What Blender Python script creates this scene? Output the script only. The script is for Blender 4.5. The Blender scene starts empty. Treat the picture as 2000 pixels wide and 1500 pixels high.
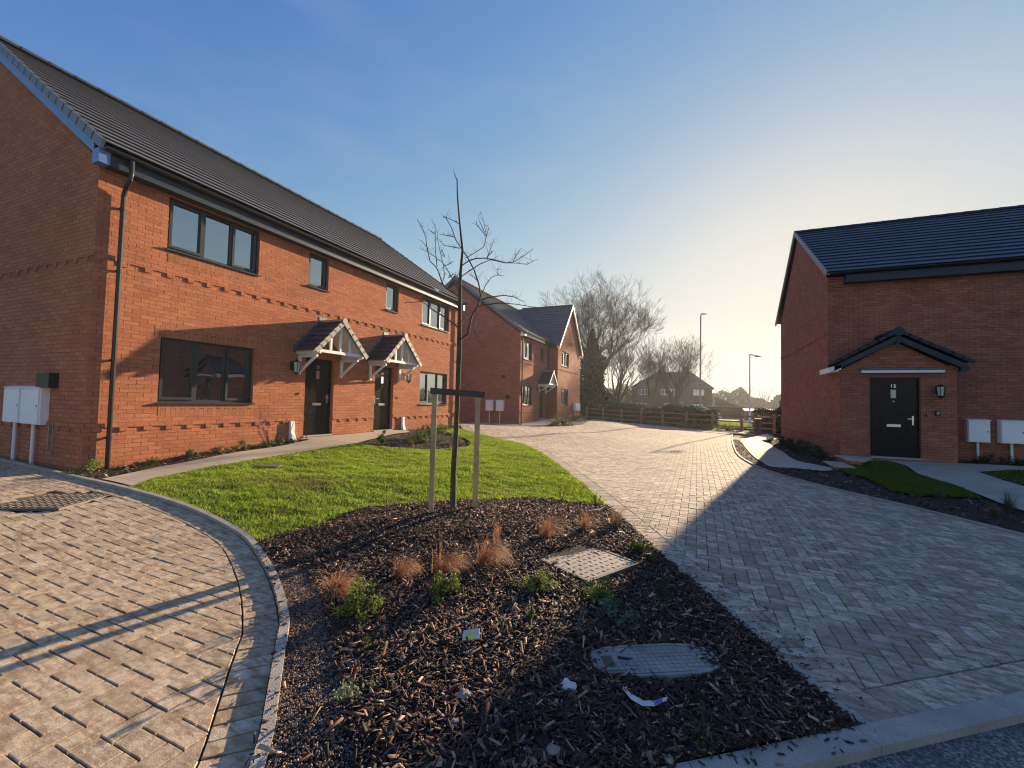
import bpy, math, random
import numpy as np
from mathutils import Vector, Matrix
rnd = random.Random(7)
nr = np.random.default_rng(7)
sc = bpy.context.scene
COL = sc.collection
R = math.radians
SKY_STR = .15; SUN_E = 5.0; EXPO = 1.4; HAZE = 0.0008; SKY_DUST = .3; SKY_GAIN = 1.03; SKY_CURVE = ((.140,.152,1.8),(.176,.192,1.6),(.600,.715,1.0)); SUN_C = (1.,.77,.50)
# ------------------------------------------------------------------ ground height field
CT = np.array([(-9.3,3.7,.20),(-9.3,0,.2),(-12,-2,.2),(-9.3,6.2,.325),(-9.3,8.5,.42),(-9.3,11.1,.43),(-9.3,15.6,.40),(-9.35,22.8,.22),(-9.35,28,.36),(-8.7,34,.2),
(3.57,14.3,.16),(3.57,18.5,.05),(3.57,23,-.03),(6.5,13.8,.22),(9,13.,.25),(0,2,0),(1.6,3.2,0),(-2.5,1,0),(-3,2.3,0.),(-5,-2,.05),(4,5,.0),(7,7,.05),(2.5,10,.02),(0,10,.05),(-2.9,4.6,.1),(2.9,12.6,.0),(2.6,14.2,.0),(3.9,13.9,.15),(4.8,14.0,.17),(5.6,13.8,.18),(-5.5,6,.2),(-5,10,.2),(-4,15,.1),(-2,22,0),(0,30,-.03),(-5,37,-.03),(3.5,26,-.05),(0,60,-.1),(30,60,-.1),(-40,60,-.1),(-40,0,.1),(40,0,0),(0,-20,-.1),(10,-10,0),(0,110,-.3),(60,110,-.3),(-60,110,-.3)], float)
def Gv(x, y):
    x = np.asarray(x, float); y = np.asarray(y, float)
    out = np.zeros(x.shape); ws = np.zeros(x.shape)
    for cx, cy, cz in CT:
        w = 1.0/((cx-x)**2+(cy-y)**2+1.0)**2
        out += w*cz; ws += w
    return out/ws
def G(x, y): return float(Gv(np.array([x]), np.array([y]))[0])
# ------------------------------------------------------------------ object helpers
def tag(o, label=None, cat=None, group=None, kind=None):
    if label: o['label'] = label
    if cat: o['category'] = cat
    if group: o['group'] = group
    if kind: o['kind'] = kind
    return o
def empty(name, loc, label=None, cat=None, group=None):
    o = bpy.data.objects.new(name, None); COL.objects.link(o); o.location = loc
    o.empty_display_size = .2
    return tag(o, label, cat, group)
def rootloc(p):
    while p is not None and p.parent is not None: p = p.parent
    return p.location if p is not None else Vector((0,0,0))
def link(name, me, mat, parent=None, base=None):
    o = bpy.data.objects.new(name, me); COL.objects.link(o)
    for m in (mat if isinstance(mat, (list, tuple)) else [mat]): me.materials.append(m)
    if parent is not None: o.parent = parent
    elif base is not None: o.location = base
    return o
class MB:
    def __init__(s): s.v = []; s.f = []; s.uv = []; s.mi = []; s.col = []
    def face(s, pts, uv=None, mi=0, col=None):
        n = len(s.v); s.v += [tuple(p) for p in pts]; s.f.append(tuple(range(n, n+len(pts))))
        s.uv.append(uv if uv else [(0,0)]*len(pts)); s.mi.append(mi); s.col.append(col or (1,1,1))
    def box(s, x0,x1,y0,y1,z0,z1, mi=0, col=None):
        P = [(x0,y0,z0),(x1,y0,z0),(x1,y1,z0),(x0,y1,z0),(x0,y0,z1),(x1,y0,z1),(x1,y1,z1),(x0,y1,z1)]
        s.hexa(P, mi, col)
    def hexa(s, P, mi=0, col=None):
        P = [Vector(p) for p in P]
        for q in ((0,3,2,1),(4,5,6,7),(0,1,5,4),(1,2,6,5),(2,3,7,6),(3,0,4,7)):
            a,b,c,d = (P[i] for i in q)
            n = (b-a).cross(d-a)
            if abs(n.z) > max(abs(n.x),abs(n.y)): uv = [(p.x,p.y) for p in (a,b,c,d)]
            elif abs(n.x) > abs(n.y): uv = [(p.y,p.z) for p in (a,b,c,d)]
            else: uv = [(p.x,p.z) for p in (a,b,c,d)]
            s.face((a,b,c,d), uv, mi, col)
    def bar(s, a, b, w, t, up=(0,0,1), mi=0, col=None):
        a = Vector(a); b = Vector(b); d = (b-a).normalized(); up = Vector(up)
        sx = d.cross(up)
        if sx.length < 1e-4: sx = d.cross(Vector((1,0,0)))
        sx.normalize(); uy = sx.cross(d).normalized()
        sx *= w/2; uy *= t/2
        s.hexa([a-sx-uy,a+sx-uy,b+sx-uy,b-sx-uy,a-sx+uy,a+sx+uy,b+sx+uy,b-sx+uy], mi, col)
    def tube(s, pts, rad, n=8, cap=True, mi=0, col=None):
        pts = [Vector(p) for p in pts]
        if not isinstance(rad, (list,tuple)): rad = [rad]*len(pts)
        base = len(s.v); ref = Vector((0,0,1)); prev = None
        for i,p in enumerate(pts):
            d = (pts[min(i+1,len(pts)-1)]-pts[max(i-1,0)])
            d = d.normalized() if d.length > 1e-9 else Vector((0,0,1))
            if prev is None:
                a = d.cross(Vector((1,0,0))); 
                if a.length < .2: a = d.cross(Vector((0,1,0)))
            else: a = prev - d*prev.dot(d)
            if a.length < 1e-6: a = d.cross(Vector((0.3,1,0.2)))
            a.normalize(); prev = a; b = d.cross(a)
            for k in range(n):
                t = 2*math.pi*k/n
                s.v.append(tuple(p + a*math.cos(t)*rad[i] + b*math.sin(t)*rad[i]))
        for i in range(len(pts)-1):
            for k in range(n):
                k2 = (k+1)%n
                s.f.append((base+i*n+k, base+i*n+k2, base+(i+1)*n+k2, base+(i+1)*n+k))
                s.uv.append([(k/n,i),((k+1)/n,i),((k+1)/n,i+1),(k/n,i+1)]); s.mi.append(mi); s.col.append(col or (1,1,1))
        if cap:
            for off in (0, (len(pts)-1)*n):
                s.f.append(tuple(base+off+k for k in range(n))); s.uv.append([(0,0)]*n); s.mi.append(mi); s.col.append(col or (1,1,1))
    def disc(s, c, r, n=24, h=0.02, mi=0, rx=None):
        c = Vector(c); top = [(c.x+r*math.cos(2*math.pi*k/n), c.y+(rx or r)*math.sin(2*math.pi*k/n), c.z) for k in range(n)]
        s.face(top, [(p[0],p[1]) for p in top], mi)
        for k in range(n):
            a = top[k]; b = top[(k+1)%n]
            s.face([a,b,(b[0],b[1],c.z-h),(a[0],a[1],c.z-h)], None, mi)
    def build(s, name, mat, parent=None, base=None, smooth=False, weld=False):
        off = Vector(rootloc(parent)) if parent is not None else Vector(base or (0,0,0))
        me = bpy.data.meshes.new(name)
        me.from_pydata([(x-off.x,y-off.y,z-off.z) for x,y,z in s.v], [], s.f)
        uvl = me.uv_layers.new(name='UVMap')
        flat = [c for u in s.uv for p in u for c in p]
        uvl.data.foreach_set('uv', flat)
        me.polygons.foreach_set('material_index', s.mi)
        ca = me.attributes.new('Col', 'FLOAT_COLOR', 'FACE')
        ca.data.foreach_set('color', [c for q in s.col for c in (q[0],q[1],q[2],1.0)])
        if smooth: me.polygons.foreach_set('use_smooth', [True]*len(me.polygons))
        me.update()
        return link(name, me, mat, parent, base)
class Fr:
    """wall frame: origin, unit u along the wall, n outward"""
    def __init__(s, O, u, n): s.O = Vector(O); s.u = Vector(u); s.n = Vector(n)
    def p(s, u, n, z): return s.O + s.u*u + s.n*n + Vector((0,0,z))
    def box(s, mb, u0,u1,n0,n1,z0,z1, mi=0, col=None, uvo=None):
        p = s.p
        mb.hexa([p(u0,n0,z0),p(u1,n0,z0),p(u1,n1,z0),p(u0,n1,z0),p(u0,n0,z1),p(u1,n0,z1),p(u1,n1,z1),p(u0,n1,z1)], mi, col)
def npmesh(name, V, F, mat, cols=None, parent=None, base=None, smooth=False):
    V = np.asarray(V, np.float32).copy(); F = np.asarray(F, np.int32)
    off = Vector(rootloc(parent)) if parent is not None else Vector(base or (0,0,0))
    V -= np.array(off, np.float32)
    me = bpy.data.meshes.new(name); k = F.shape[1]
    me.vertices.add(len(V)); me.vertices.foreach_set('co', V.ravel())
    me.loops.add(F.size); me.loops.foreach_set('vertex_index', F.ravel())
    me.polygons.add(len(F)); me.polygons.foreach_set('loop_start', np.arange(0, F.size, k, dtype=np.int32))
    try: me.polygons.foreach_set('loop_total', np.full(len(F), k, np.int32))
    except Exception: pass
    if cols is not None:
        ca = me.attributes.new('Col', 'FLOAT_COLOR', 'FACE')
        c = np.ones((len(F),4), np.float32); c[:,:3] = cols
        ca.data.foreach_set('color', c.ravel())
    if smooth: me.polygons.foreach_set('use_smooth', np.ones(len(F), bool))
    me.update(calc_edges=True); me.validate()
    return link(name, me, mat, parent, base)
# ------------------------------------------------------------------ materials
class NT:
    def __init__(s, name):
        s.m = bpy.data.materials.new(name); s.m.use_nodes = True
        s.t = s.m.node_tree; s.b = s.t.nodes['Principled BSDF']; s.L = s.t.links
    def n(s, typ, **kw):
        nd = s.t.nodes.new(typ)
        for k,v in kw.items():
            if k in nd.inputs.keys() if isinstance(k,str) and not hasattr(nd,k) else False: nd.inputs[k].default_value = v
            elif hasattr(nd,k): setattr(nd,k,v)
            else: nd.inputs[k.replace('_',' ')].default_value = v
        return nd
    def link(s, a, b): s.L.new(a, b)
    def ramp(s, fac, stops):
        r = s.t.nodes.new('ShaderNodeValToRGB'); e = r.color_ramp.elements
        while len(e) < len(stops): e.new(.5)
        for i,(p,c) in enumerate(stops):
            e[i].position = p; e[i].color = (c[0],c[1],c[2],1) if not isinstance(c,(int,float)) else (c,c,c,1)
        s.link(fac, r.inputs[0]); return r.outputs[0]
    def noise(s, vec, scale, detail=3, rough=.55):
        nd = s.t.nodes.new('ShaderNodeTexNoise'); nd.inputs['Scale'].default_value = scale
        nd.inputs['Detail'].default_value = detail; nd.inputs['Roughness'].default_value = rough
        if vec is not None: s.link(vec, nd.inputs['Vector'])
        return nd.outputs['Fac']
    def mix(s, fac, a, b, typ='MIX'):
        nd = s.t.nodes.new('ShaderNodeMix'); nd.data_type = 'RGBA'; nd.blend_type = typ
        for v,i in ((fac,0),(a,6),(b,7)):
            if isinstance(v,(int,float)): nd.inputs[i].default_value = v
            elif isinstance(v,(tuple,list)): nd.inputs[i].default_value = (v[0],v[1],v[2],1)
            else: s.link(v, nd.inputs[i])
        return nd.outputs[2]
    def math(s, op, a, b=0.0, c=None):
        nd = s.t.nodes.new('ShaderNodeMath'); nd.operation = op
        for i,v in enumerate((a,b) if c is None else (a,b,c)):
            if isinstance(v,(int,float)): nd.inputs[i].default_value = v
            else: s.link(v, nd.inputs[i])
        return nd.outputs[0]
    def bump(s, h, dist=.01, strength=1.0, nrm=None):
        nd = s.t.nodes.new('ShaderNodeBump'); nd.inputs['Distance'].default_value = dist; nd.inputs['Strength'].default_value = strength
        s.link(h, nd.inputs['Height'])
        if nrm is not None: s.link(nrm, nd.inputs['Normal'])
        return nd.outputs[0]
    def coord(s, which='Object'):
        return s.t.nodes.new('ShaderNodeTexCoord').outputs[which]
    def geo(s): return s.t.nodes.new('ShaderNodeNewGeometry').outputs['Position']
    def attr(s):
        a = s.t.nodes.new('ShaderNodeAttribute'); a.attribute_name = 'Col'; return a.outputs['Color']
    def base(s, c):
        if isinstance(c, tuple): s.b.inputs['Base Color'].default_value = (*c,1)
        else: s.link(c, s.b.inputs['Base Color'])
    def set(s, **k):
        for a,v in k.items():
            i = s.b.inputs[a.replace('_',' ')]
            if isinstance(v,(int,float)): i.default_value = v
            else: s.link(v, i)
def simple(name, c, rough=.6, metal=0., noise=.12, scale=8., bump=0., spec=.5, coat=0.):
    t = NT(name); co = t.coord()
    f = t.noise(co, scale, 4)
    lo = tuple(x*(1-noise) for x in c); hi = tuple(min(1,x*(1+noise)) for x in c)
    t.base(t.ramp(f, [(.3,lo),(.7,hi)])); t.set(Roughness=rough, Metallic=metal)
    t.b.inputs['Specular IOR Level'].default_value = spec
    if coat: t.b.inputs['Coat Weight'].default_value = coat; t.b.inputs['Coat Roughness'].default_value = .12
    if bump: t.link(t.bump(t.noise(co, scale*6, 4), bump), t.b.inputs['Normal'])
    return t.m
def brickmat(name, c1, c2, mort, stain=(.10,.05,.04), W=.24, H=.075, mt=.009, bumpd=.012, rot=False, pk=.55):
    t = NT(name); uv = t.coord('UV')
    if rot:
        mp = t.t.nodes.new('ShaderNodeMapping'); mp.inputs['Rotation'].default_value = (0,0,R(90)); t.link(uv, mp.inputs[0]); uv = mp.outputs[0]
    # wobble the joints a little
    nz = t.t.nodes.new('ShaderNodeTexNoise'); nz.inputs['Scale'].default_value = 9; nz.inputs['Detail'].default_value = 3; t.link(uv, nz.inputs['Vector'])
    ad = t.t.nodes.new('ShaderNodeVectorMath'); ad.operation = 'MULTIPLY_ADD'
    t.link(nz.outputs['Color'], ad.inputs[0]); ad.inputs[1].default_value = (.011,.009,0); t.link(uv, ad.inputs[2])
    br = t.t.nodes.new('ShaderNodeTexBrick'); t.link(ad.outputs[0], br.inputs['Vector'])
    br.inputs['Scale'].default_value = 1; br.inputs['Brick Width'].default_value = W; br.inputs['Row Height'].default_value = H
    br.inputs['Mortar Size'].default_value = mt/2; br.inputs['Mortar Smooth'].default_value = .25; br.inputs['Bias'].default_value = 0
    br.inputs['Color1'].default_value = (*c1,1); br.inputs['Color2'].default_value = (*c2,1); br.inputs['Mortar'].default_value = (*mort,1)
    sx = t.t.nodes.new('ShaderNodeSeparateXYZ'); t.link(ad.outputs[0], sx.inputs[0])
    row = t.math('FLOOR', t.math('DIVIDE', sx.outputs[1], H)); sh = t.math('SUBTRACT', .5, t.math('FRACT', t.math('MULTIPLY', row, .5)))
    fx = t.math('ABSOLUTE', t.math('SUBTRACT', t.math('FRACT', t.math('ADD', t.math('DIVIDE', sx.outputs[0], W), sh)), .5))
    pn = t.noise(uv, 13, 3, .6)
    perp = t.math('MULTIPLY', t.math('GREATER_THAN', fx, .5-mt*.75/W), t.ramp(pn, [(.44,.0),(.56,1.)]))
    n1 = t.noise(uv, 1.3, 5, .6); n2 = t.noise(uv, 28, 4, .65); n3 = t.noise(uv, 90, 3)
    c = t.mix(t.ramp(n1, [(.5,0.0),(.72,.38)]), br.outputs['Color'], stain)
    # grey-buff patches on single bricks
    br2 = t.t.nodes.new('ShaderNodeTexBrick'); t.link(ad.outputs[0], br2.inputs['Vector'])
    for k,v in (('Scale',1),('Brick Width',W),('Row Height',H),('Mortar Size',mt/2),('Bias',-.72)): br2.inputs[k].default_value = v
    br2.inputs['Color1'].default_value = (0,0,0,1); br2.inputs['Color2'].default_value = (1,1,1,1); br2.inputs['Mortar'].default_value = (0,0,0,1)
    c = t.mix(t.math('MULTIPLY', br2.outputs['Color'], .55), c, tuple(x*.55+.02 for x in c1))
    c = t.mix(t.ramp(n2, [(.38,.35),(.62,0.)]), c, tuple(x*.6 for x in c1))
    big = t.noise(uv, .35, 3, .5)
    c = t.mix(t.ramp(big, [(.35,.22),(.6,0)]), c, tuple(x*.5 for x in c1))
    c = t.mix(t.math('MULTIPLY', perp, pk), c, tuple(x*.14 for x in c1))  # grazing-sun shadow in the upright joints, darkened into the brick colour
    t.base(c); t.set(Roughness=.93); t.b.inputs['Specular IOR Level'].default_value = .15
    inv = t.math('SUBTRACT', t.math('SUBTRACT', 1.0, t.math('MULTIPLY', br.outputs['Fac'], .55)), perp)
    b1 = t.bump(inv, bumpd); h2 = t.math('MULTIPLY_ADD', n3, .5, n2)
    t.link(t.bump(h2, .011, 1, b1), t.b.inputs['Normal'])
    return t.m
M = {}
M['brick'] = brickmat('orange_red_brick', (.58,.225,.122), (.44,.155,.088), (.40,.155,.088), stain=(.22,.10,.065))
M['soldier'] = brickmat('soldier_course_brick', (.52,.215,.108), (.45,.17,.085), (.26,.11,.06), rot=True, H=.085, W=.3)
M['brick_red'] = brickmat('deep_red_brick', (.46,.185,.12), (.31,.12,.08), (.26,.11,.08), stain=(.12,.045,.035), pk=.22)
def tilemat(name, c, W=.33):
    t = NT(name); uv = t.coord('UV')
    br = t.t.nodes.new('ShaderNodeTexBrick'); t.link(uv, br.inputs['Vector'])
    for k,v in (('Scale',1),('Brick Width',W),('Row Height',1.),('Mortar Size',.004),('Bias',0)): br.inputs[k].default_value = v
    br.inputs['Color1'].default_value = (*c,1); br.inputs['Color2'].default_value = (*(x*1.25 for x in c),1); br.inputs['Mortar'].default_value = (*(x*.3 for x in c),1)
    n = t.noise(uv, 30, 4); n1 = t.noise(uv, 1.2, 4)
    cc = t.mix(t.ramp(n1,[(.4,0),(.7,.35)]), br.outputs['Color'], tuple(x*.7 for x in c))
    t.base(cc); t.set(Roughness=.62)
    t.link(t.bump(t.math('SUBTRACT', t.math('MULTIPLY', n, .25), br.outputs['Fac']), .006), t.b.inputs['Normal'])
    return t.m
M['tile'] = tilemat('dark_grey_roof_tile', (.098,.105,.122))
M['tile_blue'] = tilemat('slate_grey_roof_tile', (.062,.072,.10))
M['tile_plum'] = tilemat('dark_brown_grey_tile', (.044,.044,.054), .3)
M['verge'] = simple('verge_tile', (.13,.145,.18), .42, spec=.6)
M['fascia'] = simple('anthracite_trim', (.022,.034,.055), .45, noise=.05, spec=.35)
M['frame'] = simple('anthracite_window_frame', (.016,.021,.03), .38, noise=.05, spec=.6)
M['sill'] = simple('grey_sill', (.05,.058,.07), .22, noise=.05, spec=.8)
M['white'] = simple('white_painted_timber', (.78,.79,.80), .45, noise=.03)
M['meter'] = simple('white_meter_box_plastic', (.90,.90,.92), .5, noise=.03)
M['blackdoor'] = simple('black_panel_door', (.006,.006,.007), .25, noise=.2, spec=.25)
M['black'] = simple('black_plastic', (.010,.010,.011), .55, noise=.1)
M['chrome'] = simple('brushed_chrome', (.75,.75,.76), .22, 1., noise=.03)
M['lampglass'] = simple('lantern_glass', (.55,.55,.5), .15, noise=.05)
M['gutter'] = simple('black_gutter', (.012,.014,.018), .28, noise=.08)
def glassmat(name, inner, f0=.36):
    t = NT(name); co = t.coord(); t.base(inner); t.set(Roughness=.6); t.b.inputs['Specular IOR Level'].default_value = 0
    gl = t.t.nodes.new('ShaderNodeBsdfGlossy'); gl.inputs['Roughness'].default_value = .015; gl.inputs['Color'].default_value = (.92,.96,1,1)
    nb = t.bump(t.noise(co, 1.1, 1), .008); t.link(nb, gl.inputs['Normal'])
    fr_ = t.t.nodes.new('ShaderNodeFresnel'); fr_.inputs['IOR'].default_value = 1.5
    mx = t.t.nodes.new('ShaderNodeMixShader'); t.link(t.math('MULTIPLY_ADD', fr_.outputs[0], 1-f0, f0), mx.inputs[0])
    t.link(t.b.outputs[0], mx.inputs[1]); t.link(gl.outputs[0], mx.inputs[2]); t.link(mx.outputs[0], t.t.nodes['Material Output'].inputs['Surface']); return t.m
M['glass'] = glassmat('window_glass', (.008,.009,.010))
M['blind'] = simple('pale_blind', (.62,.64,.64), .7, noise=.04)
# block paving (per-paver colour attribute)
def paver(name, c, dark):
    t = NT(name); P = t.geo(); a = t.attr()
    c0 = t.mix(1.0, c, a, 'MULTIPLY')
    s1 = t.noise(P, .9, 5, .6); s2 = t.noise(P, 14, 5, .7); s3 = t.noise(P, 130, 3); s5 = t.noise(P, 5.5, 6, .75)
    mp = t.t.nodes.new('ShaderNodeMapping'); mp.inputs['Scale'].default_value = (2.2,7.,1); mp.inputs['Rotation'].default_value=(0,0,R(20)); t.link(P, mp.inputs[0])
    s4 = t.noise(mp.outputs[0], 3.2, 5, .7)
    c1 = t.mix(t.math('MULTIPLY', t.ramp(s4, [(.47,0),(.62,.95)]), t.ramp(s1,[(.3,.45),(.6,1.)])), c0, dark)
    c1 = t.mix(t.ramp(s5, [(.52,0),(.70,.75)]), c1, dark)
    c2 = t.mix(t.ramp(s2, [(.38,.55),(.55,0)]), c1, dark)
    c3 = t.mix(t.ramp(s3, [(.3,.28),(.5,0)]), c2, tuple(x*.5 for x in dark))
    t.base(c3); t.set(Roughness=.88)
    t.link(t.bump(t.math('ADD', t.math('MULTIPLY', s3, .35), s2), .0035), t.b.inputs['Normal'])
    return t.m
M['paver'] = paver('buff_block_paving', (.58,.455,.31), (.25,.155,.08))
M['paver_grey'] = paver('grey_buff_block_paving', (.53,.44,.34), (.20,.135,.082))
t = NT('joint_grit'); P = t.geo()
t.base(t.ramp(t.noise(P, 120, 3), [(.35,(.028,.023,.018)),(.65,(.085,.07,.055))])); t.set(Roughness=.95); M['grit'] = t.m
t = NT('soil'); P = t.geo(); n = t.noise(P, 55, 6, .7); n1 = t.noise(P, 3, 4)
c = t.ramp(n, [(.3,(.008,.005,.004)),(.55,(.028,.018,.012)),(.75,(.075,.05,.034))])
t.base(c); t.set(Roughness=.95); t.link(t.bump(n, .03), t.b.inputs['Normal']); M['soil'] = t.m
t = NT('sandy_soil'); P = t.geo(); n = t.noise(P, 70, 6, .7); n1 = t.noise(P, 5, 4)
c = t.mix(t.ramp(n1,[(.4,0),(.6,1)]), t.ramp(n, [(.3,(.05,.033,.025)),(.7,(.17,.12,.10))]), t.ramp(n, [(.3,(.08,.045,.03)),(.7,(.2,.13,.095))]))
t.base(c); t.set(Roughness=.95); t.link(t.bump(n, .02), t.b.inputs['Normal']); M['sand'] = t.m
t = NT('concrete_slab'); P = t.geo(); n = t.noise(P, 2.2, 5); n2 = t.noise(P, 90, 4)
c = t.mix(t.ramp(n2,[(.35,.3),(.6,0)]), t.ramp(n, [(.3,(.42,.34,.25)),(.7,(.54,.45,.34))]), (.2,.17,.14))
br = t.t.nodes.new('ShaderNodeTexBrick'); t.link(P, br.inputs['Vector'])
for k,v in (('Scale',1),('Brick Width',.9),('Row Height',.6),('Mortar Size',.006),('Mortar Smooth',.3)): br.inputs[k].default_value = v
br.inputs['Color1'].default_value = (.92,.92,.92,1); br.inputs['Color2'].default_value = (1,1,1,1); br.inputs['Mortar'].default_value = (.55,.55,.55,1)
t.base(t.mix(1.0, c, br.outputs['Color'], 'MULTIPLY')); t.set(Roughness=.85); t.link(t.bump(n2, .003), t.b.inputs['Normal']); M['slab'] = t.m
t = NT('kerb_concrete'); P = t.geo(); n = t.noise(P, 4, 5); n2 = t.noise(P, 130, 4)
t.base(t.mix(t.ramp(n2,[(.35,.35),(.6,0)]), t.ramp(n, [(.3,(.30,.27,.23)),(.7,(.44,.40,.35))]), (.15,.12,.1))); t.set(Roughness=.85); t.link(t.bump(n2, .003), t.b.inputs['Normal']); M['kerb'] = t.m
t = NT('asphalt'); P = t.geo(); n = t.noise(P, 60, 6, .8); n1 = t.noise(P, 2.5, 4)
vo = t.t.nodes.new('ShaderNodeTexVoronoi'); vo.inputs['Scale'].default_value = 85; t.link(P, vo.inputs['Vector'])
c = t.mix(t.ramp(n1,[(.45,0),(.7,.6)]), t.ramp(n, [(.36,(.02,.022,.027)),(.50,(.15,.15,.16)),(.62,(.52,.50,.47))]), (.10,.09,.085))
t.base(c); t.set(Roughness=.8); t.link(t.bump(t.math('ADD', n, vo.outputs['Distance']), .012), t.b.inputs['Normal']); M['asphalt'] = t.m
t = NT('chip'); t.base(t.mix(.35, t.attr(), t.mix(1., t.attr(), t.ramp(t.noise(t.geo(), 60, 4), [(.3,.3),(.7,1.5)]), 'MULTIPLY'))); t.set(Roughness=.8); M['chip'] = t.m
def leafm(name, rough=.55, trans=.35):
    t = NT(name); a = t.attr(); t.base(a); t.set(Roughness=rough); t.b.inputs['Specular IOR Level'].default_value = .22
    tr = t.t.nodes.new('ShaderNodeBsdfTranslucent'); t.link(a, tr.inputs['Color'])
    mx = t.t.nodes.new('ShaderNodeMixShader'); mx.inputs[0].default_value = trans
    out = t.t.nodes['Material Output']; t.link(t.b.outputs[0], mx.inputs[1]); t.link(tr.outputs[0], mx.inputs[2]); t.link(mx.outputs[0], out.inputs['Surface'])
    return t.m
M['leaf'] = leafm('leaf'); M['grass'] = leafm('grass_blade', .6, .45); M['straw'] = leafm('dry_blade', .7, .3)
t = NT('lawn_soil'); P = t.geo()
t.base(t.ramp(t.noise(P, 12, 5, .7), [(.35,(.02,.035,.008)),(.6,(.05,.075,.018)),(.8,(.09,.08,.035))])); t.set(Roughness=.95); M['lawnsoil'] = t.m
t = NT('far_field'); P = t.geo()
t.base(t.ramp(t.noise(P, .35, 6, .65), [(.35,(.05,.08,.02)),(.6,(.09,.115,.035)),(.75,(.10,.085,.05))])); t.set(Roughness=.95); M['field'] = t.m
M['bark'] = simple('grey_brown_bark', (.075,.06,.042), .9, noise=.4, scale=20, bump=.006)
M['twig'] = simple('dark_twig', (.045,.034,.026), .8, noise=.3, scale=10)
M['twigfar'] = simple('far_twig', (.065,.05,.038), .85, noise=.3, scale=2)
M['stake'] = simple('treated_stake_timber', (.50,.35,.18), .8, noise=.3, scale=5, bump=.004)
M['rail'] = simple('dark_weathered_rail', (.085,.06,.045), .8, noise=.3, scale=6, bump=.004)
M['fencewood'] = simple('brown_fence_timber', (.24,.16,.10), .85, noise=.3, scale=4, bump=.004)
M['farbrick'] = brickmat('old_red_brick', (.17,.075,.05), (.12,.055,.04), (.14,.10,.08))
M['fartile'] = simple('weathered_brown_tile', (.09,.06,.045), .8, noise=.25, scale=3)
M['steel'] = simple('galvanised_steel', (.28,.29,.30), .5, .3, noise=.15)
M['carpaint'] = simple('silver_car_paint', (.55,.57,.60), .25, .3, noise=.03, coat=.6)
M['carglass'] = simple('dark_car_glass', (.015,.018,.02), .05, noise=.1, spec=.8)
M['paper'] = simple('white_paper', (.58,.56,.57), .7, noise=.06, scale=30)
M['yellow'] = simple('yellow_print', (.75,.68,.05), .6, noise=.1)
M['bluep'] = simple('blue_print', (.12,.10,.55), .6, noise=.15)
M['redclay'] = simple('orange_clay', (.55,.12,.05), .8, noise=.2, scale=40)
M['stone'] = simple('buff_stone', (.30,.25,.20), .85, noise=.3, scale=15, bump=.01)
M['covercream'] = simple('dusty_cover_concrete', (.36,.30,.235), .85, noise=.25, scale=6, bump=.003)
M['coverblack'] = simple('grey_polymer_cover', (.235,.23,.22), .65, noise=.3, scale=5)
M['iron'] = simple('dusty_iron', (.12,.10,.085), .7, .2, noise=.35, scale=14, bump=.003)
M['reddoor'] = simple('dull_metal', (.3,.28,.27), .5)

# ------------------------------------------------------------------ ground surfaces
def clip_half(poly, a, b, c):
    """keep a*x+b*y+c >= 0"""
    out = []
    for i in range(len(poly)):
        p = poly[i]; q = poly[(i+1)%len(poly)]
        dp = a*p[0]+b*p[1]+c; dq = a*q[0]+b*q[1]+c
        if dp >= 0: out.append(p)
        if (dp >= 0) != (dq >= 0):
            t = dp/(dp-dq); out.append((p[0]+(q[0]-p[0])*t, p[1]+(q[1]-p[1])*t))
    return out
def inside(poly, x, y):
    r = False; n = len(poly)
    for i in range(n):
        x1,y1 = poly[i]; x2,y2 = poly[(i+1)%n]
        if (y1 > y) != (y2 > y) and x < (x2-x1)*(y-y1)/(y2-y1)+x1: r = not r
    return r
def inside_v(poly, X, Y):
    r = np.zeros(X.shape, bool); n = len(poly)
    for i in range(n):
        x1,y1 = poly[i]; x2,y2 = poly[(i+1)%n]
        if y1 == y2: continue
        c = ((y1 > Y) != (y2 > Y)) & (X < (x2-x1)*(Y-y1)/(y2-y1)+x1); r ^= c
    return r
def smooth_line(pts, n=4):
    out = []
    P = [Vector((p[0],p[1])) for p in pts]
    for i in range(len(P)-1):
        p0 = P[max(i-1,0)]; p1 = P[i]; p2 = P[i+1]; p3 = P[min(i+2,len(P)-1)]
        for k in range(n):
            t = k/n
            q = .5*((2*p1)+(p2-p0)*t+(2*p0-5*p1+4*p2-p3)*t*t+(3*p1-p0-3*p2+p3)*t**3)
            out.append((q.x,q.y))
    out.append((P[-1].x,P[-1].y)); return out
def area(poly): return .5*sum(poly[i][0]*poly[(i+1)%len(poly)][1]-poly[(i+1)%len(poly)][0]*poly[i][1] for i in range(len(poly)))
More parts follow.
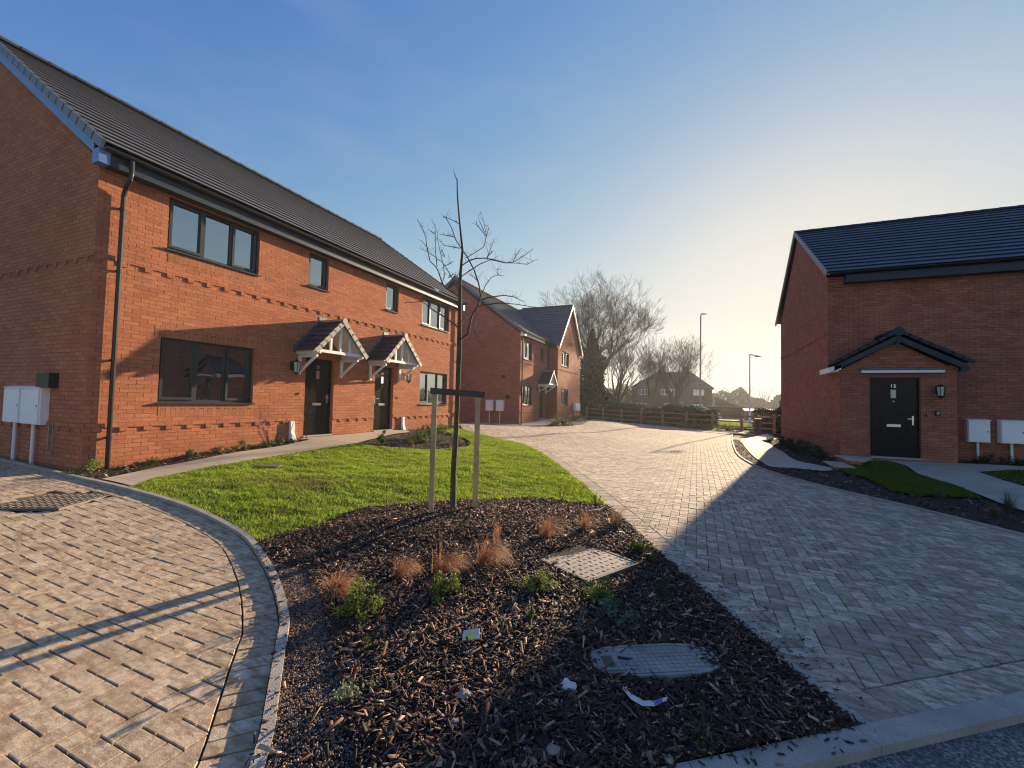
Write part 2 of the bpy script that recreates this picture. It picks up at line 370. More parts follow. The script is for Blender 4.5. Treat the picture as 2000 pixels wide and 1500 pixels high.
def sheet(name, poly, off, res, mat, zf=None, parent=None, kind='structure', thick=0.):
    if area(poly) < 0: poly = poly[::-1]
    xs = [p[0] for p in poly]; ys = [p[1] for p in poly]
    x0,x1,y0,y1 = min(xs),max(xs),min(ys),max(ys)
    vmap = {}; vl = []; fl = []
    def vid(p):
        k = (round(p[0],4), round(p[1],4))
        if k not in vmap: vmap[k] = len(vl); vl.append(k)
        return vmap[k]
    nx = max(1,int((x1-x0)/res)); ny = max(1,int((y1-y0)/res))
    for i in range(nx):
        cx0 = x0+(x1-x0)*i/nx; cx1 = x0+(x1-x0)*(i+1)/nx
        strip = clip_half(clip_half(poly,1,0,-cx0),-1,0,cx1)
        if len(strip) < 3: continue
        for j in range(ny):
            cy0 = y0+(y1-y0)*j/ny; cy1 = y0+(y1-y0)*(j+1)/ny
            c = clip_half(clip_half(strip,0,1,-cy0),0,-1,cy1)
            if len(c) >= 3 and abs(area(c)) > 1e-6:
                ids = []
                for p in c:
                    k = vid(p)
                    if not ids or ids[-1] != k: ids.append(k)
                if ids[0] == ids[-1]: ids.pop()
                if len(set(ids)) >= 3 and len(set(ids)) == len(ids): fl.append(tuple(ids))
    A = np.array(vl); z = Gv(A[:,0],A[:,1])+off
    if zf is not None: z = z + zf(A[:,0],A[:,1])
    me = bpy.data.meshes.new(name); me.from_pydata([(a,b,c) for (a,b),c in zip(vl,z)], [], fl); me.update()
    me.validate()
    o = link(name, me, mat, parent)
    if kind: o['kind'] = kind
    return o
def bumps(sc_, amp, seed=0):
    g = np.random.default_rng(seed); W = [(g.normal(0,sc_), g.normal(0,sc_), g.uniform(0,6.28)) for _ in range(14)]
    return lambda x,y: amp*sum(np.sin(a*x+b*y+c) for a,b,c in W)/4.
kerb_in = [(-17,3.55),(-11.41,3.5),(-10.01,3.46),(-8.3,3.34),(-7.04,3.30),(-6.18,3.29),(-5.41,3.24),(-4.69,3.12),(-4.13,2.97),(-3.42,2.63),(-2.89,2.32),(-2.48,2.04)]
kerb_in = smooth_line(kerb_in,3)+[(-2.27,1.84),(-2.02,1.61),(-1.73,1.345),(-1.44,1.02)]
def offset_line(pts, d):
    out = []
    for i,p in enumerate(pts):
        a = Vector(pts[max(i-1,0)]); b = Vector(pts[min(i+1,len(pts)-1)]); t = (b-a).normalized(); n = Vector((-t.y,t.x))
        out.append((p[0]+n.x*d, p[1]+n.y*d))
    return out
kerb_out = offset_line(kerb_in, .055)
RD = Vector((.793,.609)); RP = Vector((1.08,2.87))       # road kerb line
def road(t, d=0): q = RP+RD*t+Vector((-RD.y,RD.x))*d; return (q.x,q.y)
pad = kerb_in + [road(-3.15)] + [road(-20), (-17,-9)]
pad = kerb_in + [road(-3.2), road(-17)]
driveL = [(.70,2.60),(.46,3.07),(.14,3.66),(-.32,4.5),(-1.19,6.14),(-2.15,8.01),(-3.28,9.86),(-4.55,11.78),(-5.4,12.75),(-6.2,13.35),(-7.15,13.62),(-8.1,14.3),(-9.28,16.1)]
driveL = [driveL[0]]+smooth_line(driveL[1:],3)
driveR = [(1.9,27.6),(1.5,22),(1.16,15.3),(1.34,12.4),(1.62,11.15),(2.04,10.2),(2.55,9.28),(3.03,8.42),(3.63,7.28),(4.4,6.2),(5.1,5.98)]
driveR = smooth_line(driveR,3)
drive = driveL+[(-17,16.1),(-17,22.6),(-9.33,22.6),(-8.5,21.3),(-7.7,21.8),(-6.85,22.8),(-6.35,25.4),(-6.6,28.4),(-7.4,31.5),(-8.0,34.2),(-7.3,35.2),(-4,33.3),(-1.4,32.1),(-1.0,30.9),(1.6,29.4),(2.5,29.3),(3.05,28.0)]+driveR+[road(4.9)]
fence_a = Vector((-9.6,37.55)); fence_b = Vector((5.2,29.15))
# terrain to the horizon (graded rings), below everything else
def terrain():
    rr = [0,1,2,3,4,5,6,8,10,12,14,16,18,20,23,26,30,34,38,44,50,60,75,95,120,160,220,320,500,900,2500]
    V = [(0,4,0)]; F = []; n = 96
    for r in rr[1:]:
        for k in range(n): V.append((r*math.cos(2*math.pi*k/n), 4+r*math.sin(2*math.pi*k/n), 0))
    A = np.array(V); A[:,2] = Gv(A[:,0],A[:,1])-.09
    far = np.hypot(A[:,0],A[:,1]-4); A[:,2] = np.where(far > 130, -.35, A[:,2])
    for k in range(n): F.append((0,1+k,1+(k+1)%n))
    for i in range(len(rr)-2):
        for k in range(n):
            a = 1+i*n+k; b = 1+i*n+(k+1)%n; F.append((a,a+n,b+n,b))
    me = bpy.data.meshes.new('ground'); me.from_pydata([tuple(v) for v in A],[],F); me.update()
    o = link('ground', me, M['field']); o['kind'] = 'structure'
terrain()
# paving: real blocks in 90-degree herringbone with a soldier course round the edge
def seg_dist(px,py,poly):
    best = []
    for i in range(len(poly)):
        x1,y1 = poly[i]; x2,y2 = poly[(i+1)%len(poly)]
        dx,dy = x2-x1,y2-y1; L = dx*dx+dy*dy
        if L < 1e-12: continue
        t = max(0,min(1,((px-x1)*dx+(py-y1)*dy)/L)); d = math.hypot(px-x1-t*dx, py-y1-t*dy)
        best.append((d,i,dx,dy,x1,y1))
    best.sort(key=lambda q:q[0]); return best[:3]
def block_cols(n, lo=.72, hi=1.14):
    v = nr.uniform(lo,hi,n)[:,None]*np.ones((n,3)); v += nr.normal(0,.022,(n,1))*[1,.2,-.9]; return v
class Blocks:
    def __init__(s): s.P = []; s.c = []
    def add(s, poly, cc=None): s.P.append(poly); s.c.append(cc)
    def build(s, name, mat, gap=.0035, ch=.005, lo=.72, hi=1.14):
        V = []; F4 = []; cols = []; fc = []
        verts = []; faces = []; fcol = []
        C = block_cols(len(s.P), lo, hi)
        for k,poly in enumerate(s.P):
            if area(poly) < 0: poly = poly[::-1]
            if abs(area(poly)) < 2.5e-4: continue
            cx = sum(p[0] for p in poly)/len(poly); cy = sum(p[1] for p in poly)/len(poly)
            dz = rnd.gauss(0,.0012); tx = rnd.gauss(0,.006); ty = rnd.gauss(0,.006)
            base = len(verts); m = len(poly)
            def ins(i,d):      # inset a convex corner by d along both of its edges
                a = poly[i-1]; b = poly[i]; c = poly[(i+1)%m]
                e1 = Vector((b[0]-a[0],b[1]-a[1])); e2 = Vector((c[0]-b[0],c[1]-b[1]))
                if e1.length < 1e-5 or e2.length < 1e-5: return b
                e1.normalize(); e2.normalize(); n1 = Vector((-e1.y,e1.x)); n2 = Vector((-e2.y,e2.x)); k = max(.35,1+n1.dot(n2))
                q = (n1+n2)*(d/k); lim = .45*math.hypot(b[0]-cx,b[1]-cy)
                if q.length > lim: q *= lim/q.length
                return (b[0]+q.x,b[1]+q.y)
            for d,zz in ((gap,-.022),(gap,-ch),(gap+ch,0)):
                for i_ in range(m):
                    q = ins(i_,d); verts.append((q[0],q[1],zz+dz+tx*(q[0]-cx)+ty*(q[1]-cy)))
            for r in (0,1):
                for i in range(m):
                    j = (i+1)%m; faces.append((base+r*m+i,base+r*m+j,base+(r+1)*m+j,base+(r+1)*m+i)); fcol.append(C[k])
            faces.append(tuple(base+2*m+i for i in range(m))); fcol.append(C[k])
        A = np.array(verts); A[:,2] += Gv(A[:,0],A[:,1])
        me = bpy.data.meshes.new(name); me.from_pydata([tuple(v) for v in A],[],faces)
        ca = me.attributes.new('Col','FLOAT_COLOR','FACE'); ca.data.foreach_set('color', np.concatenate([np.array(fcol),np.ones((len(fcol),1))],1).ravel().astype(np.float32))
        me.update(); o = link(name, me, mat); o['kind'] = 'structure'; return o
def herringbone(B, poly, m=.105, margin=.0, org=(0,0), limit=None):
    xs = [p[0] for p in poly]; ys = [p[1] for p in poly]
    if area(poly) < 0: poly = poly[::-1]
    i0 = int((min(xs)-org[0])/m)-2; i1 = int((max(xs)-org[0])/m)+2; j0 = int((min(ys)-org[1])/m)-2; j1 = int((max(ys)-org[1])/m)+2
    I,J = np.meshgrid(np.arange(i0,i1), np.arange(j0,j1), indexing='ij'); k = (I-J)%4
    for kk,(w,h) in ((0,(2,1)),(3,(1,2))):
        S = k == kk; ii = I[S]; jj = J[S]; X = org[0]+(ii+w/2)*m; Y = org[1]+(jj+h/2)*m
        # bounding checks on the four corners
        cnt = sum(inside_v(poly, X+sx*w*m/2, Y+sy*h*m/2).astype(int) for sx in (-1,1) for sy in (-1,1))
        for x,y,c in zip(X[cnt>0],Y[cnt>0],cnt[cnt>0]):
            if limit and not limit(x,y): continue
            r = [(x-w*m/2,y-h*m/2),(x+w*m/2,y-h*m/2),(x+w*m/2,y+h*m/2),(x-w*m/2,y+h*m/2)]
            if c < 4:
                for d,i,dx,dy,x1,y1 in seg_dist(x,y,poly)[:2]:
                    if d < .16:   # keep the left side of a counter-clockwise edge
                        r = clip_half(r, -dy, dx, dy*x1-dx*y1) if len(r) >= 3 else r
                if len(r) < 3: continue
            B.add(r)
def soldier(B, line, d0, d1, pitch=.105):
    """blocks across a strip between two offsets of a line (positive = left of travel)"""
    P = [Vector(p) for p in line]; L = [0]
    for a,b in zip(P,P[1:]): L.append(L[-1]+(b-a).length)
    n = int(L[-1]/pitch)
    def at(s):
        s = max(0,min(L[-1]-1e-6,s))
        i = max(k for k in range(len(L)-1) if L[k] <= s); t = (s-L[i])/(L[i+1]-L[i]); return P[i].lerp(P[i+1],t)
    def nrm(s):
        t = (at(s+.12)-at(s-.12)).normalized(); return Vector((-t.y,t.x))
    for k in range(n):
        s0 = k*pitch; s1 = s0+pitch; a = at(s0); b = at(s1); na = nrm(s0); nb = nrm(s1)
        B.add([tuple(a+na*d0),tuple(b+nb*d0),tuple(b+nb*d1),tuple(a+na*d1)])
# parking bay
inn = offset_line(kerb_in, -.2115)
bay = inn + [road(-3.45,.0), road(-17,0), (-17,-8)]
bay = [p for p in inn] + [road(-3.48,.21), road(-14,.21), (-14.5,3.3)]
bay = [p for p in bay if p[0] > -14.6] 
B = Blocks(); 
herringbone(B, bay, org=(.02,.03), limit=lambda x,y: y > -3.2 and x > -13.5 and not (-7.72 < x < -6.62 and 2.1 < y < 3.15 and abs((x+7.13)*.86+(y-2.63)*.5) < .44 and abs(-(x+7.13)*.5+(y-2.63)*.86) < .44))
soldier(B, kerb_in, -.21, -.004)
soldier(B, [road(-9.),road(-3.42)], .0, .205)
B.build('parking_bay_paving', M['paver'], gap=.0042, ch=.003, lo=.80, hi=1.14)
sheet('paving_bed', [p for p in kerb_in if p[0]>-16]+[road(-3.2), road(-17), (-16,3.5)], -.02, .6, M['grit'])
# driveway
B = Blocks()
dl = offset_line(driveL, -.26)
kin = [road(t,.21) for t in (0,1,2,3,4,5)]
dr_in = offset_line(driveR, -.26)
inner = [(.82,2.937)]+dl[1:-1]+[(-9.1,16.4)]+drive[len(driveL):len(drive)-len(driveR)-1]+dr_in[:-2]+[road(4.4,.21),road(2,.21),road(-.163,.21)]
herringbone(B, inner, org=(0,0), limit=lambda x,y: x > -12 and not(x < -9.4 and y > 22.5))
soldier(B, driveL[::1], -.26, -.052)
soldier(B, [road(-.38),road(5.3)], .0, .205)
soldier(B, driveR, -.26, -.052)
B.build('driveway_paving', M['paver_grey'], gap=.0027, ch=.0035, lo=.60, hi=1.26)
sheet('driveway_bed', drive, -.02, .8, M['grit'])
# concrete edgings and kerbs
def kerbstrip(name, line, w, z0, z1, mat, unit=.915, gap=.004):
    mb = MB(); P = [Vector(p) for p in line]; L = [0]
    for a,b in zip(P,P[1:]): L.append(L[-1]+(b-a).length)
    out = offset_line(line, w)
    for i in range(len(line)-1):
        a,b = line[i],line[i+1]; c,d = out[i+1],out[i]
        n = max(1,int((Vector(b)-Vector(a)).length/.35))
        for k in range(n):
            def mixp(p,q,t): return (p[0]+(q[0]-p[0])*t, p[1]+(q[1]-p[1])*t)
            g = gap if (k == n-1) else 0
            LL = (Vector(b)-Vector(a)).length; t0 = k/n; t1 = (k+1)/n-g/LL
            q = [mixp(a,b,t0),mixp(a,b,t1),mixp(d,c,t1),mixp(d,c,t0)]
            zt = [G(*p)+z1 for p in q]; zb = [G(*p)+z0 for p in q]
            mb.hexa([(q[0][0],q[0][1],zb[0]),(q[1][0],q[1][1],zb[1]),(q[2][0],q[2][1],zb[2]),(q[3][0],q[3][1],zb[3]),
                     (q[0][0],q[0][1],zt[0]),(q[1][0],q[1][1],zt[1]),(q[2][0],q[2][1],zt[2]),(q[3][0],q[3][1],zt[3])])
    o = mb.build(name, mat); o['kind'] = 'structure'
    md = o.modifiers.new('b','BEVEL'); md.width = .005; md.segments = 2; md.limit_method = 'ANGLE'
    return o
# resample the bay kerb so that its stones read as straight units
def resample(line, d):
    P = [Vector(p) for p in line]; L = [0]
    for a,b in zip(P,P[1:]): L.append(L[-1]+(b-a).length)
    n = max(1,round(L[-1]/d)); out = []
    for k in range(n+1):
        s = min(L[-1]-1e-6,L[-1]*k/n); i = max(q for q in range(len(L)-1) if L[q] <= s); t = (s-L[i])/(L[i+1]-L[i]); out.append(tuple(P[i].lerp(P[i+1],t)))
    return out
kerbstrip('bay_kerb', kerb_in, .055, -.12, .036, M['kerb'])
kerbstrip('driveway_edging', offset_line(driveL,-.05), .05, -.12, .006, M['kerb'])
kerbstrip('driveway_edging', offset_line(driveR,-.05), .05, -.12, .03, M['kerb'])
kerbstrip('road_kerb', [road(t,-.125) for t in (-9,-8,-7,-6,-5,-4.1,-3.2,-2.3,-1.4,-.5,.4,1.3,2.2,3.1,4.,4.9,5.8,6.7)], .12, -.25, .012, M['kerb'])
kerbstrip('road_kerb', [road(t,-.125) for t in (6.704,7.6,8.5,9.4,10.3,11.2,12.1,13,14)], .12, -.25, .012, M['kerb'])
sheet('road', [road(-16,-.12),road(-16,-9),road(18,-9),road(18,-.12)], -.03, .5, M['asphalt'])
# soil of the planting beds
bed = kerb_out[-24:] ; bed = [p for p in kerb_out if p[0] > -4.0]
lawn_edge = smooth_line([(-3.98,2.98),(-3.95,3.28),(-3.82,3.50),(-3.88,3.83),(-3.86,4.27),(-3.65,4.60),(-3.27,4.93),(-2.80,5.3),(-2.39,5.64),(-1.88,5.90),(-1.12,5.98)],3)
near_bed = bed + [road(-3.0), road(-.44)] + [p for p in driveL if p[1] < 5.95] + lawn_edge[::-1]
nbump = bumps(3.2,.020,3)
def near_z(x,y):
    f = np.ones_like(x)
    return nbump(x,y)*.8+.012+ .05*np.exp(-(((x+1.9)/1.1)**2+((y-3.9)/1.3)**2))
sheet('planting_bed_soil', near_bed, .0, .07, M['soil'], near_z)
left_soil = [(-7.3,3.38),(-9.3,3.5),(-9.3,15.7),(-8.2,14.35),(-7.2,13.66),(-6.2,13.39)]+[p for p in driveL[::-1] if 5.9 < p[1] < 13.3]+lawn_edge[::-1]+[p for p in kerb_out[::-1] if -7.3 < p[0] < -4.0]
sheet('garden_soil', left_soil, -.012, .25, M['soil'])
# lawn on the left
path_lawn = [(-7.17,3.44),(-7.44,3.83),(-7.61,4.66),(-7.66,5.59),(-7.71,6.56),(-7.70,7.49),(-7.61,8.23)]
isl = smooth_line([(-7.61,8.23),(-7.2,8.35),(-6.75,8.5),(-6.3,9.0),(-5.95,9.6),(-5.8,10.4),(-6.0,11.0),(-6.5,11.7),(-7.2,12.2),(-7.9,12.4),(-8.5,12.3)],2)
lawn = path_lawn+isl[1:]+[(-8.6,14.6),(-8.15,14.28),(-7.2,13.58),(-6.2,13.31)]+[p for p in driveL[::-1] if 6.0 < p[1] < 13.3]+lawn_edge[::-1]+[p for p in kerb_out[::-1] if -7.1 < p[0] < -4.0]
turf = bumps(9.,.007,9)
lawn_z = lambda x,y: turf(x,y)+.6*turf(x*2.3+5,y*2.3)
sheet('lawn_base', lawn, .012, .10, M['lawnsoil'], lawn_z)
path = [(-7.12,3.42),(-7.97,3.45),(-8.40,4.36),(-8.43,5.16),(-8.60,6.11),(-8.72,7.18),(-8.86,7.9),(-9.25,7.95),(-9.25,11.7),(-8.75,11.75),(-8.4,11.3),(-8.3,10.3),(-7.66,8.25),(-7.70,7.49),(-7.71,6.56),(-7.66,5.59),(-7.61,4.66),(-7.44,3.83)]
sheet('garden_path', path, .028, .3, M['slab'])
sheet('doorstep_path', [(-9.5,8.07),(-9.26,8.07),(-9.26,9.02),(-9.5,9.02)], .04, .3, M['slab'])
# right side, house 12
right_soil = [p for p in driveR if p[1] < 24]+[(8,5.9),(15,12),(15,15.45),(3.56,15.4),(3.56,24)]
sheet('garden_soil', right_soil, -.012, .3, M['soil'])
pathR = smooth_line([(3.5,28.3),(1.9,22.5),(1.66,19.5),(1.52,15.6),(1.6,13.03),(1.72,12.32),(2.15,12.45),(2.8,12.36),(3.06,12.9),(2.62,13.6),(2.5,15.0),(2.62,19.2),(2.72,23.)],2)+[(3.6,24.2),(3.75,28.6)]
sheet('side_path', pathR, .012, .3, M['slab'])
slabR = [(3.66,14.28),(3.66,13.55),(4.5,14.02),(4.62,13.34),(4.42,12.16),(4.46,11.52),(4.53,10.91),(4.48,10.12),(4.42,9.44),(4.4,8.6),(5.3,9.6),(5.53,11.05),(5.53,11.71),(5.62,12.68),(6.73,13.43),(9,13.5),(14,13.2),(14,14.0),(9,14.3),(6.1,14.28)]
sheet('front_path', slabR, .03, .25, M['slab'])
lawnR = [(3.12,12.62),(3.62,13.40),(4.46,13.98),(4.55,13.35),(4.36,12.2),(4.40,11.43),(4.47,10.9),(4.42,10.22),(4.36,9.76),(3.9,9.73),(3.5,9.66),(3.23,9.87),(3.28,10.47),(3.30,11.47),(3.14,12.03)]
sheet('lawn_base', lawnR, .02, .2, M['lawnsoil'])
lawnR2 = [(5.66,12.68),(6.7,13.36),(12,13.3),(12,9),(7,8.5),(5.7,9.6),(5.6,11.05)]
sheet('lawn_base', lawnR2, .01, .3, M['lawnsoil'])
# approach and bed by the far house, strip under the fence
sheet('far_path', [(-8.5,21.2),(-9.33,22.9),(-9.33,27.9),(-8.75,28.0),(-8.1,25.6),(-7.65,22.4)], .012, .5, M['slab'])
sheet('garden_soil', [(-7.65,22.1),(-8.1,25.6),(-8.75,28.0),(-8.7,34.6),(-8.0,34.4),(-7.3,31.5),(-6.55,28.4),(-6.25,25.4),(-6.8,22.9)], .01, .5, M['soil'])
sheet('garden_soil', [(-7.3,35.1),(-4,33.2),(-1.3,32.0),(-.95,30.85),(1.6,29.35),(2.6,29.25),(3.3,28.7),(6,28),(6,29.4),(-9.6,38.2),(-9.6,36.5)], .005, .6, M['soil'])

# ------------------------------------------------------------------ houses
def wall(mb, fr, U0, U1, Z0, Z1, ops=(), reveal=.10, mi=0):
    us = sorted({U0,U1}|{o[0] for o in ops}|{o[1] for o in ops}); zs = sorted({Z0,Z1}|{o[2] for o in ops}|{o[3] for o in ops})
    for a,b in zip(us,us[1:]):
        for c,d in zip(zs,zs[1:]):
            um=(a+b)/2; zm=(c+d)/2
            if any(o[0]<um<o[1] and o[2]<zm<o[3] for o in ops): continue
            mb.face([fr.p(a,0,c),fr.p(b,0,c),fr.p(b,0,d),fr.p(a,0,d)], [(a,c),(b,c),(b,d),(a,d)], mi)
    for o in ops:
        a,b,c,d = o[:4]; r = -reveal
        for u,s in ((a,1),(b,-1)):
            mb.face([fr.p(u,0,c),fr.p(u,r,c),fr.p(u,r,d),fr.p(u,0,d)], [(0,c),(reveal,c),(reveal,d),(0,d)], mi)
        mb.face([fr.p(a,0,d),fr.p(b,0,d),fr.p(b,r,d),fr.p(a,r,d)], [(a,0),(b,0),(b,reveal),(a,reveal)], mi)
        mb.face([fr.p(a,0,c),fr.p(b,0,c),fr.p(b,r,c),fr.p(a,r,c)], [(a,0),(b,0),(b,reveal),(a,reveal)], mi)
def gable(mb, fr, U0, U1, Z0, ze, ua, za, mi=0):
    P = [(U0,Z0),(U1,Z0),(U1,ze),(ua,za),(U0,ze)]
    mb.face([fr.p(u,0,z) for u,z in P], P, mi)
def band(mb, fr, U0, U1, z, gaps=(), per=.36, proud=.02, off=0.):
    """projecting course with a dentil course under it"""
    s = [(U0,U1)]
    for g0,g1 in gaps:
        n = []
        for a,b in s:
            if g1 <= a or g0 >= b: n.append((a,b))
            else:
                if g0-a > .05: n.append((a,g0))
                if b-g1 > .05: n.append((g1,b))
        s = n
    for a,b in s:
        fr.box(mb,a,b,-.01,proud,z,z+.075)
        u = U0+off+math.ceil((a-U0-off)/per)*per
        while u+.12 < b:
            fr.box(mb,u,u+.12,-.01,proud,z-.072,z-.0005); u += per
def window(parent, fr, u0, u1, z0, z1, lights=((1,0),), sillmat='sill', pane='glass', rec=.085, sill=True):
    """frame + pane + sill; lights: (relative width, opening sash?)"""
    zb = z0+.035 if sill else z0
    f = MB(); W = u1-u0; n0 = -rec-.06; n1 = -rec
    fr.box(f,u0,u0+.05,n0,n1,zb,z1); fr.box(f,u1-.05,u1,n0,n1,zb,z1)
    fr.box(f,u0+.05,u1-.05,n0,n1,zb,zb+.055); fr.box(f,u0+.05,u1-.05,n0,n1,z1-.05,z1)
    tot = sum(l[0] for l in lights); u = u0+.03; iw = W-.06
    for i,(w,sash) in enumerate(lights):
        a = u; b = u+iw*w/tot; u = b
        if i: fr.box(f,a-.03,a+.03,n0,n1+.001,zb+.055,z1-.05)
        if sash:
            aa = a+.022; bb = b-.022; zz0 = zb+.05; zz1 = z1-.045; q = n1+.022
            fr.box(f,aa,aa+.05,n1-.03,q,zz0,zz1); fr.box(f,bb-.05,bb,n1-.03,q,zz0,zz1)
            fr.box(f,aa+.05,bb-.05,n1-.03,q,zz0,zz0+.05); fr.box(f,aa+.05,bb-.05,n1-.03,q,zz1-.05,zz1)
    o = f.build('window', M['frame'], parent)
    p = MB()
    p.face([fr.p(u0+.02,n0+.03,zb+.02),fr.p(u1-.02,n0+.03,zb+.02),fr.p(u1-.02,n0+.03,z1-.02),fr.p(u0+.02,n0+.03,z1-.02)])
    p.build('pane', M[pane], o)
    if sill:
        s = MB(); s.hexa([fr.p(u0-.03,-rec,z0+.018),fr.p(u1+.03,-rec,z0+.018),fr.p(u1+.03,.045,z0),fr.p(u0-.03,.045,z0),
                          fr.p(u0-.03,-rec,z0+.043),fr.p(u1+.03,-rec,z0+.043),fr.p(u1+.03,.045,z0+.026),fr.p(u0-.03,.045,z0+.026)])
        s.build('sill', M[sillmat], o)
    return o
def lintel(parent, fr, u0, u1, z0, h=.215):
    mb = MB(); mb.face([fr.p(u0,.003,z0),fr.p(u1,.003,z0),fr.p(u1,.003,z0+h),fr.p(u0,.003,z0+h)],[(u0,z0+.01),(u1,z0+.01),(u1,z0+h),(u0,z0+h)])
    fr.box(mb,u0,u1,-.02,.0028,z0+.001,z0+h-.001)
    return mb
def text_mesh(name, s, size, fr, u, n, z, mat, parent, depth=.006):
    cu = bpy.data.curves.new(name,'FONT'); cu.body = s; cu.size = size; cu.extrude = depth/2; cu.align_x = 'CENTER'; cu.space_character = 1.15; cu.offset = .0015
    o = bpy.data.objects.new('tmp', cu); COL.objects.link(o); bpy.context.view_layer.update()
    me = bpy.data.meshes.new_from_object(o.evaluated_get(bpy.context.evaluated_depsgraph_get()))
    bpy.data.objects.remove(o); me.name = name; off = Vector(rootloc(parent))
    ur = fr.n.cross(Vector((0,0,1)))*-1    # reading direction seen from outside
    ur = Vector((0,0,1)).cross(fr.n)
    for v in me.vertices:
        q = fr.p(u,n,z)+ur*v.co.x+Vector((0,0,1))*v.co.y+fr.n*v.co.z-off; v.co = q
    me.materials.clear()
    return link(name, me, mat, parent)
def door(parent, fr, u0, u1, z0, z1, num, handle_at_high_u=True, rec=.1):
    d = MB(); n0=-rec-.06; n1=-rec
    fr.box(d,u0,u0+.05,n0,n1,z0,z1); fr.box(d,u1-.05,u1,n0,n1,z0,z1); fr.box(d,u0+.05,u1-.05,n0,n1,z1-.05,z1)
    fr.box(d,u0+.052,u1-.052,n0,n1-.012,z0+.02,z1-.052)
    W = u1-u0; uc = (u0+u1)/2
    # raised plank lines
    k = 5
    for i in range(k):
        a = u0+.08+(W-.16)*i/k; b = u0+.08+(W-.16)*(i+1)/k
        if z1-z0 > 1: fr.box(d,a+.004,b-.004,n1-.013,n1-.006,z0+.05,z1-.09)
    o = d.build('door', M['blackdoor'], parent)
    s = MB(); fr.box(s,u0,u1,-rec,.02,z0-.03,z0+.018); s.build('threshold', M['steel'], o)
    g = MB(); fr.box(g,uc-.075,uc+.075,n1-.006,n1+.006,z1-.56,z1-.30,0); g.build('door_frame', M['black'], o).name = 'glazing_bead'
    p = MB(); fr.box(p,uc-.055,uc+.055,n1-.004,n1+.009,z1-.54,z1-.32); p.build('pane', M['lampglass'] if num=='12' else M['glass'], o)
    kb = MB(); fr.box(kb,uc-.012,uc+.012,n1-.006,n1+.012,z1-.64,z1-.616); kb.build('spyhole', M['chrome'], o)
    l = MB(); fr.box(l,uc-.145,uc+.145,n1-.006,n1+.012,z0+.80,z0+.868); fr.box(l,uc-.125,uc+.125,n1+.012,n1+.019,z0+.812,z0+.855); l.build('letter_plate', M['chrome'], o)
    uh = u1-.13 if handle_at_high_u else u0+.13; dr = -1 if handle_at_high_u else 1
    h = MB(); fr.box(h,uh-.018,uh+.018,n1-.006,n1+.008,z0+.86,z0+1.10)
    h.bar(fr.p(uh,n1+.008,z0+1.02),fr.p(uh,n1+.055,z0+1.02),.02,.02); h.bar(fr.p(uh,n1+.05,z0+1.02),fr.p(uh+dr*.13,n1+.05,z0+1.02),.022,.018)
    h.build('handle', M['chrome'], o)
    if num: text_mesh('house_number', num, .115, fr, uc, n1-.002, z1-.26, M['chrome'], o)
    return o
def lantern(parent, fr, u, z, s=1.):
    b = MB(); c = lambda du,n,dz: fr.p(u+du*s,n*s,z+dz*s)
    fr.box(b,u-.045*s,u+.045*s,0,.02*s,z-.05*s,z+.12*s)
    b.bar(c(0,.02,.06),c(0,.11,.10),.02,.02)
    ax = .13*s
    def ring(zz,r): return [fr.p(u+r*s*math.cos(k*math.pi/3),ax+r*s*math.sin(k*math.pi/3),z+zz*s) for k in range(6)]
    prof = [(.17,.005),(.14,.02),(.11,.085),(.10,.085)]
    for (z1,r1),(z2,r2) in zip(prof,prof[1:]):
        A = ring(z1,r1); Bq = ring(z2,r2)
        for k in range(6): b.face([A[k],A[(k+1)%6],Bq[(k+1)%6],Bq[k]])
    for k in range(6):
        A = ring(.10,.078)[k]; Bq = ring(-.10,.055)[k]; b.bar(A,Bq,.010*s,.010*s)
    prof = [(-.10,.062),(-.12,.05),(-.15,.012),(-.18,.006)]
    for (z1,r1),(z2,r2) in zip(prof,prof[1:]):
        A = ring(z1,r1); Bq = ring(z2,r2)
        for k in range(6): b.face([A[k],A[(k+1)%6],Bq[(k+1)%6],Bq[k]])
    o = b.build('wall_lantern', M['black'], parent)
    g = MB(); A = ring(.10,.070); Bq = ring(-.10,.048)
    for k in range(6): g.face([A[k],A[(k+1)%6],Bq[(k+1)%6],Bq[k]])
    g.build('glass', M['lampglass'], o); return o
def meter(parent, fr, u0, u1, z0, z1, zg, d=.2, leg=True):
    b = MB(); fr.box(b,u0,u1,0,d-.03,z0,z1); fr.box(b,u0+.015,u1-.015,d-.03,d,z0+.012,z1-.03)
    b.hexa([fr.p(u0-.01,0,z1),fr.p(u1+.01,0,z1),fr.p(u1+.01,d+.005,z1-.012),fr.p(u0-.01,d+.005,z1-.012),fr.p(u0-.01,0,z1+.03),fr.p(u1+.01,0,z1+.03),fr.p(u1+.01,d+.005,z1+.004),fr.p(u0-.01,d+.005,z1+.004)])
    o = b.build('meter_box', M['meter'], parent)
    md = o.modifiers.new('b','BEVEL'); md.width=.008; md.segments=2
    k = MB(); fr.box(k,u1-.07,u1-.045,d,d+.006,(z0+z1)/2-.02,(z0+z1)/2+.02); k.build('latch', M['steel'], o)
    if leg:
        l = MB(); l.tube([fr.p((u0+u1)/2,d*.45,zg-.05),fr.p((u0+u1)/2,d*.45,z0+.01)], .028, 12); l.build('conduit', M['white'], o)
    return o
